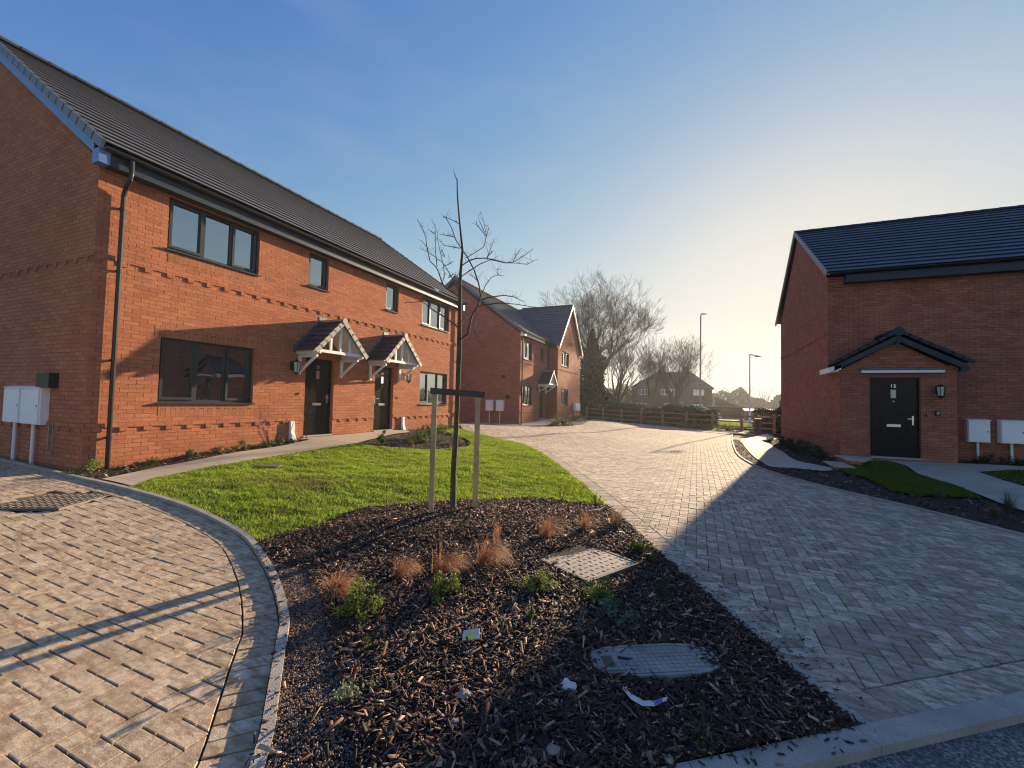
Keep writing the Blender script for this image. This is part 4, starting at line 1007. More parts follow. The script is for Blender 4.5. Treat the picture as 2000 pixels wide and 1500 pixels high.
def excl(X,Y):
    # manhole covers and the bare sandy strip by the kerb
    c,s = math.cos(R(27.)),math.sin(R(27.))
    u = (X+.90)*math.cos(R(62))+(Y-3.90)*math.sin(R(62)); v = -(X+.90)*math.sin(R(62))+(Y-3.90)*math.cos(R(62))
    sq = ((np.abs(u)/.345)**5+(np.abs(v)/.315)**5 < 1+.25*np.sin(u*17)*np.sin(v*13))&(nr.random(X.shape)>.012)
    ur = (X+.22)*math.cos(R(28))+(Y-2.67)*math.sin(R(28)); vr = -(X+.22)*math.sin(R(28))+(Y-2.67)*math.cos(R(28))
    rd = ((np.abs(ur)/.37)**3+(np.abs(vr)/.16)**3 < 1)&(nr.random(X.shape)>np.where(ur>.27,.7,.03))
    d = np.full(X.shape, 9.)
    for (x1,y1),(x2,y2) in zip(bed,bed[1:]):
        dx,dy = x2-x1,y2-y1; L = dx*dx+dy*dy+1e-9; t = np.clip(((X-x1)*dx+(Y-y1)*dy)/L,0,1); d = np.minimum(d,np.hypot(X-x1-t*dx,Y-y1-t*dy))
    st = (d < .36+.15*np.sin(Y*5+X*3))&(Y<2.75)&(nr.random(X.shape)>.03)
    return sq|rd|st
mulch('bark_mulch', near_bed, 50000, .012, .055, near_z, excl, bright=.0)
def spill(name, line, n, d0, d1, zo, g=nr):
    P = [Vector(p) for p in line]; X = []; Y = []
    for _ in range(n):
        i = rnd.randrange(len(P)-1); q = P[i].lerp(P[i+1],rnd.random()); t = (P[i+1]-P[i]).normalized(); d = d0+(d1-d0)*rnd.random()**2.5; X.append(q.x-t.y*d); Y.append(q.y+t.x*d)
    X = np.array(X); Y = np.array(Y); n = len(X); L = nr.uniform(.008,.035,n)
    V,F,C = chips(name,X,Y,Gv(X,Y)+zo,L,L*nr.uniform(.15,.5,n),nr.uniform(.0015,.004,n),chipcols(n),M['chip'],tilt=.12)
    o = npmesh(name,V,F,M['chip'],C); tag(o,None,None,None,'stuff')
spill('bark_mulch',[p for p in driveL if p[1]<6.0],420,0,-.35,.009)
spill('bark_mulch',[p for p in driveR if p[1]>6.5],260,.02,.30,.012)
spill('bark_mulch',[p for p in bed],160,-.06,.0,.040)
spill('bark_mulch',[road(-2.6),road(-1.5),road(-.4)],150,0,-.12,.016)
mulch('bark_mulch', [(-1.6,1.15),(-2.3,2.0),(-2.4,2.8),(-.4,3.1),(.1,3.0),(.55,2.5),(-.1,2.0),(-1.2,1.12)], 13000, .028, .080, near_z, excl, bright=.0, wmul=.6)
mulch('bark_mulch', near_bed, 34000, .004, .014, near_z, excl, bright=.10, wmul=1.6)
# crumbly bare soil by the kerb: pinkish crumbs and grit
X,Y = sample_poly(near_bed, 220000); k = excl(X,Y)&(X < -1.2)&(Y<2.9); X,Y = X[k],Y[k]; n = len(X)
V,F,C = chips('c',X,Y,Gv(X,Y)+near_z(X,Y)+nr.uniform(0,.008,n),nr.uniform(.003,.013,n),nr.uniform(.003,.009,n),nr.uniform(.002,.007,n),
  np.array([(.17,.09,.06),(.24,.14,.095),(.10,.06,.045),(.34,.27,.22),(.2,.15,.12)])[nr.integers(0,5,n)]*nr.uniform(.7,1.2,(n,1)),None)
o = npmesh('soil_crumbs',V,F,M['chip'],C); tag(o,None,None,None,'stuff')
sheetz = lambda x,y: np.full(np.shape(x), .0)
mulch('bark_mulch', left_soil, 16000, .03, .07, sheetz, lambda X,Y: inside_v(lawn,X,Y)|inside_v(path,X,Y), bright=.03)
mulch('bark_mulch', right_soil, 20000, .03, .075, sheetz, lambda X,Y: inside_v(pathR,X,Y)|inside_v(slabR,X,Y)|inside_v(lawnR,X,Y)|inside_v(lawnR2,X,Y)|(X>6.6)&(Y<13)|(X>8)|((X>3.5)&(Y>14.3)&(X<6)), bright=.05)
def grass(name, poly, n, h0, h1, w, off, cpal, lean=.5, zf=None, clump=True):
    X,Y = sample_poly(poly, n)
    n = len(X); pat = np.sin(X*2.3+np.sin(Y*1.7)*2)+np.sin(Y*3.1+X*.9)+.8*np.sin(X*7.1-Y*5.3)
    hf = np.sin(X*31+2*np.sin(Y*23))*np.sin(Y*37+1.7*np.sin(X*19)); H = nr.uniform(h0,h1,n)*(1+.16*pat+.22*hf); dist = np.hypot(X,Y); W = w*(.6+dist/7.)
    Z = Gv(X,Y)+off-.004+(zf(X,Y) if zf is not None else 0); a = nr.uniform(0,2*np.pi,n); la = nr.normal(0,lean,n); ld = nr.uniform(0,2*np.pi,n)
    wx,wy = np.cos(a)*W/2,np.sin(a)*W/2; bx,by = np.cos(ld)*H*la,np.sin(ld)*H*la
    V = np.stack([np.stack([X-wx,Y-wy,Z],1),np.stack([X+wx,Y+wy,Z],1),np.stack([X+bx*.45+wx*.7,Y+by*.45+wy*.7,Z+H*.6],1),np.stack([X+bx,Y+by,Z+H],1),np.stack([X+bx*.45-wx*.7,Y+by*.45-wy*.7,Z+H*.6],1)],1).reshape(-1,3)
    F = np.arange(n*5).reshape(n,5)
    C = cpal[nr.integers(0,len(cpal),n)]*nr.uniform(.75,1.25,(n,1)); dry = (nr.random(n) < np.clip(.12+.16*(np.sin(X*3.3+1)*np.sin(Y*2.9))+.75*np.exp(-(((X+5.3)/.55)**2+((Y-4.75)/.35)**2))+.5*np.exp(-(((X+6.2)/.3)**2+((Y-4.6)/.5)**2)),.02,.85)); C[dry] = np.array((.22,.19,.07))*nr.uniform(.6,1.1,(dry.sum(),1))
    o = npmesh(name,V,F,M['grass'],C); tag(o,None,None,None,'stuff'); return o
GP = np.array([(.24,.37,.03),(.34,.45,.035),(.13,.24,.025),(.42,.52,.06)])
lawn_in = lawn
grass('lawn_grass', lawn, 260000, .018, .044, .0048, .012, GP, .8, zf=lawn_z)
grass('lawn_grass', lawnR, 36000, .025, .045, .007, .02, GP*.40, .6)  # same grass as the left lawn, house shade painted in as darker green
grass('lawn_grass', lawnR2, 20000, .025, .045, .011, .01, GP*.36, .6)  # shade on this lawn likewise put into the blade colour
# ---- plants
def leaves(P, N, S, asp=.5, g=nr):
    """rhombic leaves at P with random normals mixed with N"""
    n = len(P); d = g.normal(size=(n,3))+N; d /= np.linalg.norm(d,axis=1)[:,None]
    r = g.normal(size=(n,3)); e = np.cross(d,r); e /= np.linalg.norm(e,axis=1)[:,None]+1e-9; f = np.cross(d,e)
    S = np.asarray(S)[:,None]
    V = np.stack([P-e*S, P+f*S*asp, P+e*S, P-f*S*asp],1).reshape(-1,3)
    return V, np.arange(n*4).reshape(n,4)
def leafy(x, y, r, h, pal, ls, n, label, cat='shrub', name='leafy_shrub', group=None, z=None, stems=5, asp=.5, z0=.0):
    zb = (bedz(x,y) if z is None else z)
    root = empty(name,(x,y,zb),label,cat,group)
    s = MB()
    for k in range(stems):
        a = rnd.uniform(0,6.28); q = r*rnd.uniform(.3,.8)
        s.tube([(x,y,zb-.02),(x+math.cos(a)*q*.4,y+math.sin(a)*q*.4,zb+h*.4),(x+math.cos(a)*q,y+math.sin(a)*q,zb+h*.85)],[.006+.004*r,.004+.002*r,.002],5)
    s.build('stem', M['twig'], root)
    # clumped foliage
    nc = max(5,int(n/52)); th = nr.uniform(0,2*np.pi,nc); ph = np.arccos(nr.uniform(0,1,nc)); rr = nr.uniform(.35,1.25,nc)
    C = np.stack([np.cos(th)*np.sin(ph)*r*rr, np.sin(th)*np.sin(ph)*r*rr, np.cos(ph)*h*rr*.92+h*.06],1)
    idx = nr.integers(0,nc,n); sp = r*.16
    P = C[idx]+nr.normal(size=(n,3))*[sp,sp,sp*.9]; P[:,2] = np.abs(P[:,2]-z0)+z0; P += [x,y,zb]
    V,F = leaves(P, (C[idx]/np.array([r,r,h]))*1.0+[0,0,.4], nr.uniform(.6,1.2,n)*ls, asp)
    pal = np.array(pal); cc = pal[nr.integers(0,len(pal),n)]*(nr.uniform(.7,1.25,(nc,1))[idx])*nr.uniform(.85,1.15,(n,1))
    npmesh('foliage',V,F,M['leaf'],cc,root); return root
def tuft(x, y, n, L, pal, label, lean=(1,0), spread=.5, w=.0028, group=None, z=None, cat='grass', name='grass_tuft', up=1.0, curl=1.3):
    zb = bedz(x,y) if z is None else z
    a = nr.uniform(0,2*np.pi,n); sp = np.abs(nr.normal(0,spread,n)); l = L*nr.uniform(.5,1.1,n)
    D = np.stack([np.cos(a)*sp+lean[0]*nr.uniform(.5,1.25,n), np.sin(a)*sp+lean[1]*nr.uniform(.5,1.25,n), np.full(n,up)],1); D /= np.linalg.norm(D,axis=1)[:,None]
    P = np.stack([x+nr.normal(0,.018,n),y+nr.normal(0,.018,n),np.full(n,zb-.01)],1)
    side = np.cross(D,[0,0,1.]); side /= np.linalg.norm(side,axis=1)[:,None]+1e-9; side += nr.normal(0,.4,side.shape)*0
    K = 6; rows = []; Q = P.copy(); d = D.copy()
    for k in range(K+1):
        ww = w*(1-k/K*.85)
        rows.append((Q-side*ww/2, Q+side*ww/2)); Q = Q+d*(l/K)[:,None]
        d = d.copy(); d[:,2] -= curl*(k+1)/K*.42; d /= np.linalg.norm(d,axis=1)[:,None]
        Q[:,2] = np.maximum(Q[:,2], zb+.006)
    V = np.stack([q for r_ in rows for q in r_],1).reshape(-1,3)
    F = (np.arange(n)[:,None,None]*(2*(K+1))+np.array([(2*k,2*k+1,2*k+3,2*k+2) for k in range(K)])[None]).reshape(-1,4)
    pal = np.array(pal); C = np.repeat(pal[nr.integers(0,len(pal),n)]*nr.uniform(.7,1.2,(n,1)),K,axis=0)
    o = npmesh(name,V,F,M['straw'],C,None,(x,y,zb)); return tag(o,label,cat,group)
BR = [(.50,.25,.12),(.38,.17,.08),(.60,.36,.2)]
GT = 'rust brown sedge tufts in the bark bed'
tuft(-2.50,2.50,520,.27,BR,'matted rust brown sedge lying flat beside the left green shrub, nearest the curved kerb',(.45,.12),.5,group=GT,up=.7,w=.006,curl=1.7)
tuft(-2.24,2.93,260,.30,BR,'rust brown sedge tuft between the flattened one and the pair of tall tufts',(.50,.0),.30,group=GT,w=.0045,curl=2.0)
tuft(-1.98,3.10,260,.44,BR,'widest rust brown sedge, blades sweeping right, above the middle green shrub',(.70,.1),.28,group=GT,w=.0045,curl=2.0)
tuft(-1.70,3.36,330,.40,BR,'dense dome-like rust brown sedge between the widest tuft and the square cover',(.50,.05),.26,group=GT,w=.0045,curl=2.4)
tuft(-1.76,3.80,60,.26,BR,'thin upright wisp of brown sedge behind the dense dome-like tuft',(.05,.0),.14,group=GT,curl=.6,w=.004)
tuft(-1.43,4.28,210,.36,BR,'sparse rust brown sedge behind the square pale cover, blades spread both ways',(.35,.05),.5,group=GT,w=.0045,curl=2.0)
tuft(-1.14,4.70,170,.32,BR,'small brown sedge between the sparse one and the driveway edge',(.3,.0),.38,group=GT,w=.0045,curl=1.8)
tuft(-.86,5.02,140,.32,[(.25,.16,.07),(.3,.2,.1)],'dull brown sedge right against the driveway edging',(.25,.1),.42,group=GT,w=.0045,curl=1.6)
HB = [(.13,.17,.03),(.20,.24,.05),(.09,.13,.03),(.24,.27,.07)]
HG = 'low green shrubs in the bark bed'
leafy(-2.10,2.36,.125,.22,HB,.013,1500,'yellow-green shrub half overlapping the flattened brown sedge',group=HG)
leafy(-1.68,2.80,.125,.15,HB,.012,1100,'rounded yellow-green shrub below the widest brown sedge',group=HG)
leafy(-1.12,3.20,.13,.13,HB,.012,1100,'low yellow-green shrub just left below the square cover',group=HG)
leafy(-.66,3.28,.12,.16,[(.09,.15,.04),(.13,.19,.05)],.012,1000,'mid green shrub touching the near corner of the square cover',group=HG)
leafy(-.50,3.04,.13,.11,[(.10,.14,.10),(.14,.19,.14),(.07,.11,.08)],.011,700,'sprawling blue-green shrub between the square cover and the round cover',group=HG)
leafy(-.49,4.42,.10,.13,[(.10,.13,.025),(.07,.10,.02)],.012,650,'small green shrub at the driveway edge beyond the square cover',group=HG)
leafy(-.37,4.20,.07,.09,[(.06,.07,.02),(.10,.08,.03)],.011,350,'brownish green clump at the driveway edging, nearest the shadow line',group=HG)
leafy(-.24,3.62,.11,.07,[(.045,.075,.03),(.06,.09,.035)],.011,380,'dark flattened green plant in the shaded mulch right of the square cover',group=HG)
leafy(-1.52,1.62,.12,.07,[(.22,.27,.18),(.14,.2,.1)],.011,240,'frosty pale-leaved seedling plant at the bottom edge of the bed',group=HG)
leafy(.02,2.25,.16,.05,[(.04,.07,.02),(.06,.09,.03)],.010,350,'mossy green weed patch beside the white and blue scrap',group=HG)
leafy(-1.72,2.05,.05,.14,[(.12,.14,.04),(.2,.18,.07)],.012,90,'spindly pale green seedling beside an upright bark splinter',group=HG,stems=2)
leafy(-2.25,4.05,.05,.16,[(.12,.16,.04)],.012,90,'spindly green seedling in mulch in front of the left stake',group=HG,stems=2)
leafy(-1.0,2.75,.05,.13,[(.13,.17,.05)],.011,80,'thin upright green sprig between shrubs and the round cover',group=HG,stems=2)
def bare(x,y,h,n,label,z=None,spread=.5,group=None,th=.004):
    zb = bedz(x,y) if z is None else z; mb = MB()
    for k in range(n):
        a = rnd.uniform(0,6.28); q = h*spread*rnd.uniform(.3,1); p = Vector((x,y,zb-.02)); e = Vector((x+math.cos(a)*q,y+math.sin(a)*q,zb+h*rnd.uniform(.6,1)))
        m = p.lerp(e,.5)+Vector((rnd.gauss(0,.03*h),rnd.gauss(0,.03*h),.06*h)); mb.tube([p,m,e],[th,th*.7,th*.35],4)
        for j in range(3):
            t = rnd.uniform(.3,.9); s0 = m.lerp(e,t); a2 = rnd.uniform(0,6.28); mb.tube([s0,s0+Vector((math.cos(a2)*h*.16,math.sin(a2)*h*.16,h*.12))],[th*.5,th*.25],3)
    o = mb.build('bare_shrub', M['twig'], None, (x,y,zb)); return tag(o,label,'shrub',group)
bare(-3.55,3.25,.24,9,'small bare twiggy rose at the near left corner of the lawn')
bare(-1.75,5.85,.22,8,'bare twiggy shrub at the lawn edge behind the sedges')
bare(-1.22,5.75,.22,9,'bare twiggy shrub at the lawn corner beside the driveway')
bare(-9.12,8.02,1.25,5,'tall thin leafless stems beside the left jamb of door 20',z=G(-9.1,8.0),spread=.12)
# bed at the foot of the left house
LG = [(.06,.12,.025),(.09,.15,.03),(.05,.09,.02)]
OL = [(.12,.12,.04),(.16,.14,.05)]
PB = 'small plants along the foot of the left house'
for x,y,r,h,pal,ls,n,lab in [(-8.85,3.68,.20,.22,[(.20,.24,.06),(.10,.15,.03)],.022,420,'yellow-green leafy plant right at the house corner beneath the downpipe'),
 (-8.95,4.55,.18,.13,LG,.02,300,'low green plant in the wall bed left of the ground-floor window'),
 (-8.95,5.15,.16,.20,LG,.022,300,'green leafy plant below the left end of the ground-floor window'),
 (-9.0,5.75,.20,.15,OL,.018,380,'olive brown clump below the middle of the ground-floor window'),
 (-9.0,6.25,.18,.20,LG,.022,330,'green plant with a white plant tag below the ground-floor window'),
 (-9.0,6.75,.20,.16,LG,.022,380,'dark green plant below the right end of the ground-floor window'),
 (-9.05,7.2,.20,.18,LG,.022,380,'fresh green leafy plant between window and cable cover beside door 20'),
 (-9.05,7.5,.14,.14,LG,.02,260,'small green plant at the foot of the cable cover beside door 20')]:
    leafy(x,y,r,h,pal,ls,n,lab,'plant','bedding_plant',PB,z=G(x,y)-.01)
mb = MB(); z=G(-8.93,6.3); mb.bar((-8.93,6.3,z),(-8.91,6.3,z+.13),.03,.003,(1,0,0)); tag(mb.build('plant_tag',M['paper'],None,(-8.93,6.3,z)),'white plastic plant tag in the bed under the left house window','plant tag')
# island bed at the far end of the lawn
IB = 'plants in the round bed before door 18'
for x,y,r,h,pal,ls,n,lab in [(-7.35,8.75,.16,.34,LG,.028,420,'leafy green plant at the near left tip of the round bed'),
 (-7.0,9.9,.26,.40,[(.12,.17,.04),(.08,.12,.03)],.03,700,'tall leafy green shrub at the front of the round bed'),
 (-7.3,10.9,.28,.42,LG,.03,750,'tall dark green shrub in the middle of the round bed'),
 (-6.45,9.6,.18,.16,OL,.02,350,'low olive clump at the front rim of the round bed'),
 (-6.5,10.9,.24,.22,[(.09,.12,.03),(.14,.13,.05)],.022,480,'brown-green clump at the right rim of the round bed behind the stake'),
 (-7.6,12.0,.3,.3,LG,.03,600,'bushy green shrub at the back of the round bed'),
 (-8.5,13.4,.3,.2,[(.10,.15,.04)],.028,500,'low green shrub under the far ground-floor window of number 18'),
 (-8.6,14.6,.3,.2,LG,.028,500,'low green shrub at the far corner of the left house')]:
    leafy(x,y,r,h,pal,ls,n,lab,'shrub','leafy_shrub',IB,z=G(x,y)-.01)
tuft(-6.9,9.35,140,.32,[(.22,.13,.06),(.16,.13,.05)],'brown sedge tuft in the round bed before door 18',(.1,0),.5,z=G(-6.9,9.35),w=.006)
tuft(-6.25,10.2,120,.28,[(.22,.13,.06),(.16,.13,.05)],'brown sedge tuft on the right of the round bed behind the tree trunk',(.1,0),.5,z=G(-6.25,10.2),w=.006)
# bed by the far house and along the fence
for k,(x,y,lab) in enumerate([(-7.1,22.9,'brown-green grass clump at the near tip of the bed by the gabled wing'),(-7.0,24.0,'mixed green clump second from the near tip of the wing bed'),(-7.3,25.4,'brown clump in the middle of the wing bed'),(-7.2,27.0,'dark green clump in front of the wing window'),(-7.6,29.0,'green clump near the wing meter boxes'),(-7.6,31.0,'far green clump at the end of the wing bed')]):
    leafy(x,y,.55,.42,[(.11,.11,.035),(.17,.12,.05)] if k%2==0 else [(.06,.10,.03),(.09,.12,.04)],.05,520,lab,'plant','bedding_plant','plants in the bed before the gabled wing',z=G(x,y))
for k,(x,y,lab) in enumerate([(-.9,31.5,'pale green leafy plant at the left end of the fence-side bed'),(-.1,31.0,'pale green leafy plant second along the fence-side bed'),(.8,30.6,'dull green low plant third along the fence-side bed'),(1.7,30.1,'dull green low plant at the right end of the fence-side bed')]):
    leafy(x,y,.5,.55 if k<2 else .4,[(.20,.23,.10),(.14,.18,.06)] if k<2 else [(.12,.14,.06)],.05,480,lab,'plant','bedding_plant','plants along the timber fence',z=G(x,y))
# right-hand beds
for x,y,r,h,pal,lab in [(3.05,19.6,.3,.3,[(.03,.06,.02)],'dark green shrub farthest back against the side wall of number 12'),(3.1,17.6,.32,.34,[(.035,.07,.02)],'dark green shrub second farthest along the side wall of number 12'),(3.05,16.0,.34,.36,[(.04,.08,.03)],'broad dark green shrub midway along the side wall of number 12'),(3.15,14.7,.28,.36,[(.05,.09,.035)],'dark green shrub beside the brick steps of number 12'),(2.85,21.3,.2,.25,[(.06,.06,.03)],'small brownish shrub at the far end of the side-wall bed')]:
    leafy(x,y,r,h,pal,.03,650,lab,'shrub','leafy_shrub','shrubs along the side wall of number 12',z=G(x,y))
for x,y,n,L,lab in [(4.26,8.85,170,.34,'upright brown grass tuft at the corner of the front path'),(3.75,9.5,120,.26,'dark brown grass tuft at the near end of the right lawn'),(3.9,8.4,110,.22,'low brown grass tuft in mulch nearest the driveway, right side'),(3.3,9.0,90,.18,'flat brown grass tuft between driveway kerb and right lawn')]:
    tuft(x,y,n,L,[(.16,.11,.06),(.12,.10,.05)],lab,(0,0),.45,z=G(x,y),w=.005,curl=.9,group='brown grass tufts in the right bed')
for x,y,lab in [(6.8,15.0,'low dark shrub under the left meter box of number 12'),(7.5,15.0,'low dark shrub under the right meter box of number 12')]:
    leafy(x,y,.35,.22,[(.03,.05,.02)],.03,380,lab,'shrub','leafy_shrub',None,z=G(x,y))

# ---- staked young tree
TR = {'trunk': [[-2.77, 2.16], [-2.78, 2.4], [-2.79, 2.66], [-2.79, 2.87], [-2.79, 3.11], [-2.77, 3.42], [-2.83, 3.83], [-2.87, 4.16], [-2.88, 4.36], [-2.92, 4.43], [-2.94, 4.52]], 'loop': [[-2.76, 2.27], [-2.66, 2.33], [-2.61, 2.56], [-2.52, 2.69], [-2.49, 2.81], [-2.52, 2.96], [-2.59, 3.14], [-2.68, 3.3], [-2.77, 3.42], [-2.87, 3.56], [-2.95, 3.75], [-3.04, 3.89], [-3.08, 3.9]], 'a': [[-2.83, 3.77], [-2.94, 3.84], [-3.04, 3.89]], 'b': [[-2.88, 3.6], [-2.99, 3.64], [-3.12, 3.67]], 'c': [[-2.81, 3.45], [-2.92, 3.48], [-3.06, 3.52], [-3.15, 3.63]], 'd': [[-2.77, 2.49], [-2.73, 2.52], [-2.66, 2.58], [-2.56, 2.63]], 'e': [[-2.78, 2.4], [-2.87, 2.48], [-3.06, 2.6], [-3.22, 2.69], [-3.36, 2.8], [-3.48, 2.8], [-3.66, 2.8]], 'f': [[-2.79, 2.81], [-2.89, 2.88], [-3.0, 2.95], [-3.06, 3.02], [-3.12, 3.17], [-3.16, 3.24], [-3.26, 3.33], [-3.31, 3.5], [-3.34, 3.66], [-3.39, 3.78], [-3.49, 3.93]], 'g': [[-3.15, 3.26], [-3.18, 3.47], [-3.19, 3.67], [-3.2, 3.84]], 'h': [[-3.17, 3.37], [-3.28, 3.45], [-3.42, 3.52]], 'i': [[-3.29, 3.5], [-3.41, 3.63]], 'j': [[-3.05, 3.04], [-3.03, 3.13], [-3.05, 3.25], [-3.11, 3.46], [-3.15, 3.6], [-3.16, 3.72]], 'k': [[-3.03, 3.24], [-2.94, 3.27], [-2.9, 3.29]], 'l': [[-2.8, 2.89], [-2.89, 3.04], [-2.97, 3.16], [-3.07, 3.3], [-3.17, 3.36]], 'm': [[-2.97, 3.08], [-2.9, 3.12], [-2.84, 3.1], [-2.79, 3.01]], 'n': [[-2.77, 3.22], [-2.68, 3.27], [-2.58, 3.29], [-2.44, 3.28], [-2.3, 3.24], [-2.17, 3.19], [-2.05, 3.19], [-1.94, 3.24], [-1.8, 3.32]], 'o': [[-2.44, 3.28], [-2.17, 3.19], [-2.0, 3.17], [-1.88, 3.14], [-1.74, 3.19]], 'p': [[-2.06, 3.19], [-2.02, 3.27], [-1.97, 3.33]], 'q': [[-2.77, 3.08], [-2.66, 3.14], [-2.52, 3.21], [-2.37, 3.25], [-2.17, 3.2]], 'r': [[-2.72, 3.31], [-2.58, 3.37], [-2.46, 3.43], [-2.43, 3.56], [-2.47, 3.73], [-2.52, 3.88]], 's': [[-2.44, 3.56], [-2.56, 3.71], [-2.58, 3.73]], 't': [[-2.43, 3.56], [-2.4, 3.67]], 'u': [[-2.46, 3.61], [-2.55, 3.8]], 'v': [[-2.42, 3.27], [-2.37, 3.38], [-2.32, 3.51]], 'w': [[-2.41, 3.29], [-2.32, 3.37]], 'x': [[-2.48, 2.81], [-2.43, 2.93], [-2.35, 3.03], [-2.26, 3.05], [-2.18, 3.03]], 'y': [[-2.26, 3.05], [-2.26, 3.12]], 'z': [[-2.51, 2.75], [-2.37, 2.78], [-2.17, 2.79], [-2.04, 2.76], [-1.9, 2.69]], 'A': [[-2.52, 2.67], [-2.42, 2.69], [-2.22, 2.7], [-2.01, 2.67], [-1.78, 2.62]], 'B': [[-2.55, 2.62], [-2.5, 2.52], [-2.48, 2.46]], 'C': [[-2.56, 2.57], [-2.56, 2.42], [-2.49, 2.26], [-2.44, 2.15]], 'D': [[-2.53, 2.99], [-2.6, 3.06], [-2.68, 3.1]], 'E': [[-3.2, 3.69], [-3.31, 3.77]], 'F': [[-3.04, 3.36], [-3.04, 3.39], [-3.09, 3.46]]}
tz = bedz(-2.80,4.72)
T = empty('young_tree',(-2.80,4.72,tz),'slender leafless young tree tied between two stakes in the bark bed','tree')
mb = MB(); tk = [(-2.80,4.72,tz-.05),(-2.81,4.72,.6),(-2.79,4.72,1.1),(-2.78,4.72,1.7)]+[(x,4.72,z) for x,z in TR['trunk']]
mb.tube(tk,[.042,.036,.033,.030,.028,.027,.025,.023,.020,.015,.011,.009,.0075,.004,.0025],10); mb.build('trunk',M['bark'],T,smooth=True)
mb = MB()
order = list(TR.items()); yof = {}
for k,pts in order:
    if k == 'trunk': continue
    big = k in ('loop','e','f','n','q','z','A','l'); side = rnd.choice((-1,1)); amp = rnd.uniform(.1,.45)*side*(1 if k != 'loop' else .2)
    L = sum(math.dist(a,b) for a,b in zip(pts,pts[1:])); P = []; s = 0
    for i,(x,z) in enumerate(pts):
        if i: s += math.dist(pts[i-1],(x,z))
        P.append((x,4.72+amp*math.sin(s/max(L,.1)*1.8)*min(L,.8)*(1 if big else .25),z))
    r0 = .012 if k=='loop' else (.0085 if big else .0045)
    # keep the picture position when moving a point in depth
    Q = [((x*(y/4.72)), y, 1.5+(z-1.5)*(y/4.72)) for x,y,z in P]
    rr = [r0*(1-.75*i/(len(Q)-1))+.0012 for i in range(len(Q))]
    mb.tube(Q,rr,6)
    for i in range(1,len(Q)):    # buds and short spurs
        a = Vector(Q[i-1]); b = Vector(Q[i])
        for j in range(2):
            p = a.lerp(b,rnd.random()); d = Vector((rnd.gauss(0,1),rnd.gauss(0,1),rnd.gauss(.6,.6))).normalized()*rnd.uniform(.015,.045)
            mb.tube([p,p+d],[.0018,.003],4)
for k,pts in order:      # fine side twigs
    if k == 'trunk': continue
    for i in range(1,len(pts)):
        for j in range(2):
            t = rnd.random(); x = pts[i-1][0]*(1-t)+pts[i][0]*t; z = pts[i-1][1]*(1-t)+pts[i][1]*t; y = 4.72+rnd.gauss(0,.05)
            p = Vector((x*y/4.72,y,1.5+(z-1.5)*y/4.72)); dd = Vector((rnd.gauss(0,.8),rnd.gauss(0,.8),rnd.uniform(.3,1.2))).normalized(); L = rnd.uniform(.05,.17)
            q = p+dd*L*.5; q2 = q+(dd+Vector((rnd.gauss(0,.3),rnd.gauss(0,.3),.2))).normalized()*L*.5; mb.tube([p,q,q2],[.0022,.0016,.001],3)
mb.build('branches',M['twig'],T,smooth=True)
S = empty('tree_stake_frame',(-2.75,4.65,tz),'pale timber stakes joined by a dark cross rail around the young tree','tree stake')
for (x,y,top) in ((-2.93,4.42,1.60),(-2.60,4.92,1.57)):
    mb = MB(); mb.bar((x,y,bedz(x,y)-.1),(x+.005,y,top),.062,.062,(.8,.5,0)); o = mb.build('stake',M['stake'],S); md=o.modifiers.new('b','BEVEL'); md.width=.005
mb = MB(); d = Vector((.33,.50,0)).normalized(); a = Vector((-2.93,4.42,1.605))-d*.07; b = Vector((-2.60,4.92,1.575))+d*.07
n = Vector((d.y,-d.x,0))*.045; mb.bar(a+n,b+n,.025,.075,(0,0,1)); mb.build('cross_rail',M['rail'],S)
mb = MB(); mb.tube([(-2.78+.045*math.cos(t),4.70+.045*math.sin(t),1.60) for t in [k*math.pi/6 for k in range(13)]],.012,6); mb.build('rubber_tie',M['black'],S)

# ---- covers and litter
zc = bedz(-.9,3.9)+.012
C1 = empty('inspection_cover',(-.9,3.9,zc),'dusty square inspection cover with raised studs, set in the bark bed','manhole cover'); C1.rotation_euler = (R(.5),0,R(62))
def local(mb,name,mat,par): o = mb.build(name,mat); o.parent = par; o.location = (0,0,0); return o
mb = MB(); mb.box(-.345,.345,-.31,-.285,-.05,.009); mb.box(-.345,.345,.285,.31,-.05,.009); mb.box(-.345,-.32,-.284,.284,-.05,.012); mb.box(.32,.345,-.284,.284,-.05,.012); local(mb,'frame',M['iron'],C1)
mb = MB(); mb.box(-.317,.317,-.282,.282,-.04,.008)
for i in range(9):
    for j in range(8):
        a = (i%2==j%2); x = -.27+i*.0675; y = -.24+j*.0685
        mb.box(x-(.016 if a else .005),x+(.016 if a else .005),y-(.005 if a else .016),y+(.005 if a else .016),.0082,.0115)
local(mb,'lid',M['covercream'],C1)
zc = bedz(-.22,2.67)+.014
C2 = empty('inspection_cover',(-.22,2.67,zc),'elongated grey plastic inspection cover with a grid pattern, half buried near the bed corner','manhole cover'); C2.rotation_euler = (R(-1.5),R(-1.0),R(28))
def sup(t,a,b,e=.62): c,q = math.cos(t),math.sin(t); return (a*math.copysign(abs(c)**e,c), b*math.copysign(abs(q)**e,q))
CA,CB = .37,.155
mb = MB(); N_ = 48
for k in range(N_):
    a=2*math.pi*k/N_; b=2*math.pi*(k+1)/N_
    q = lambda t,d,z:(*sup(t,CA-d,CB-d),z)
    for (d0,z0_),(d1_,z1_) in (((0,-.05),(0,.004)),((0,.004),(.004,.009)),((.004,.009),(.014,.009)),((.014,.009),(.016,.001))): mb.face([q(a,d0,z0_),q(b,d0,z0_),q(b,d1_,z1_),q(a,d1_,z1_)])
mb.face([(*sup(2*math.pi*k/N_,CA-.015,CB-.015),.001) for k in range(N_)])
local(mb,'rim',M['coverblack'],C2)
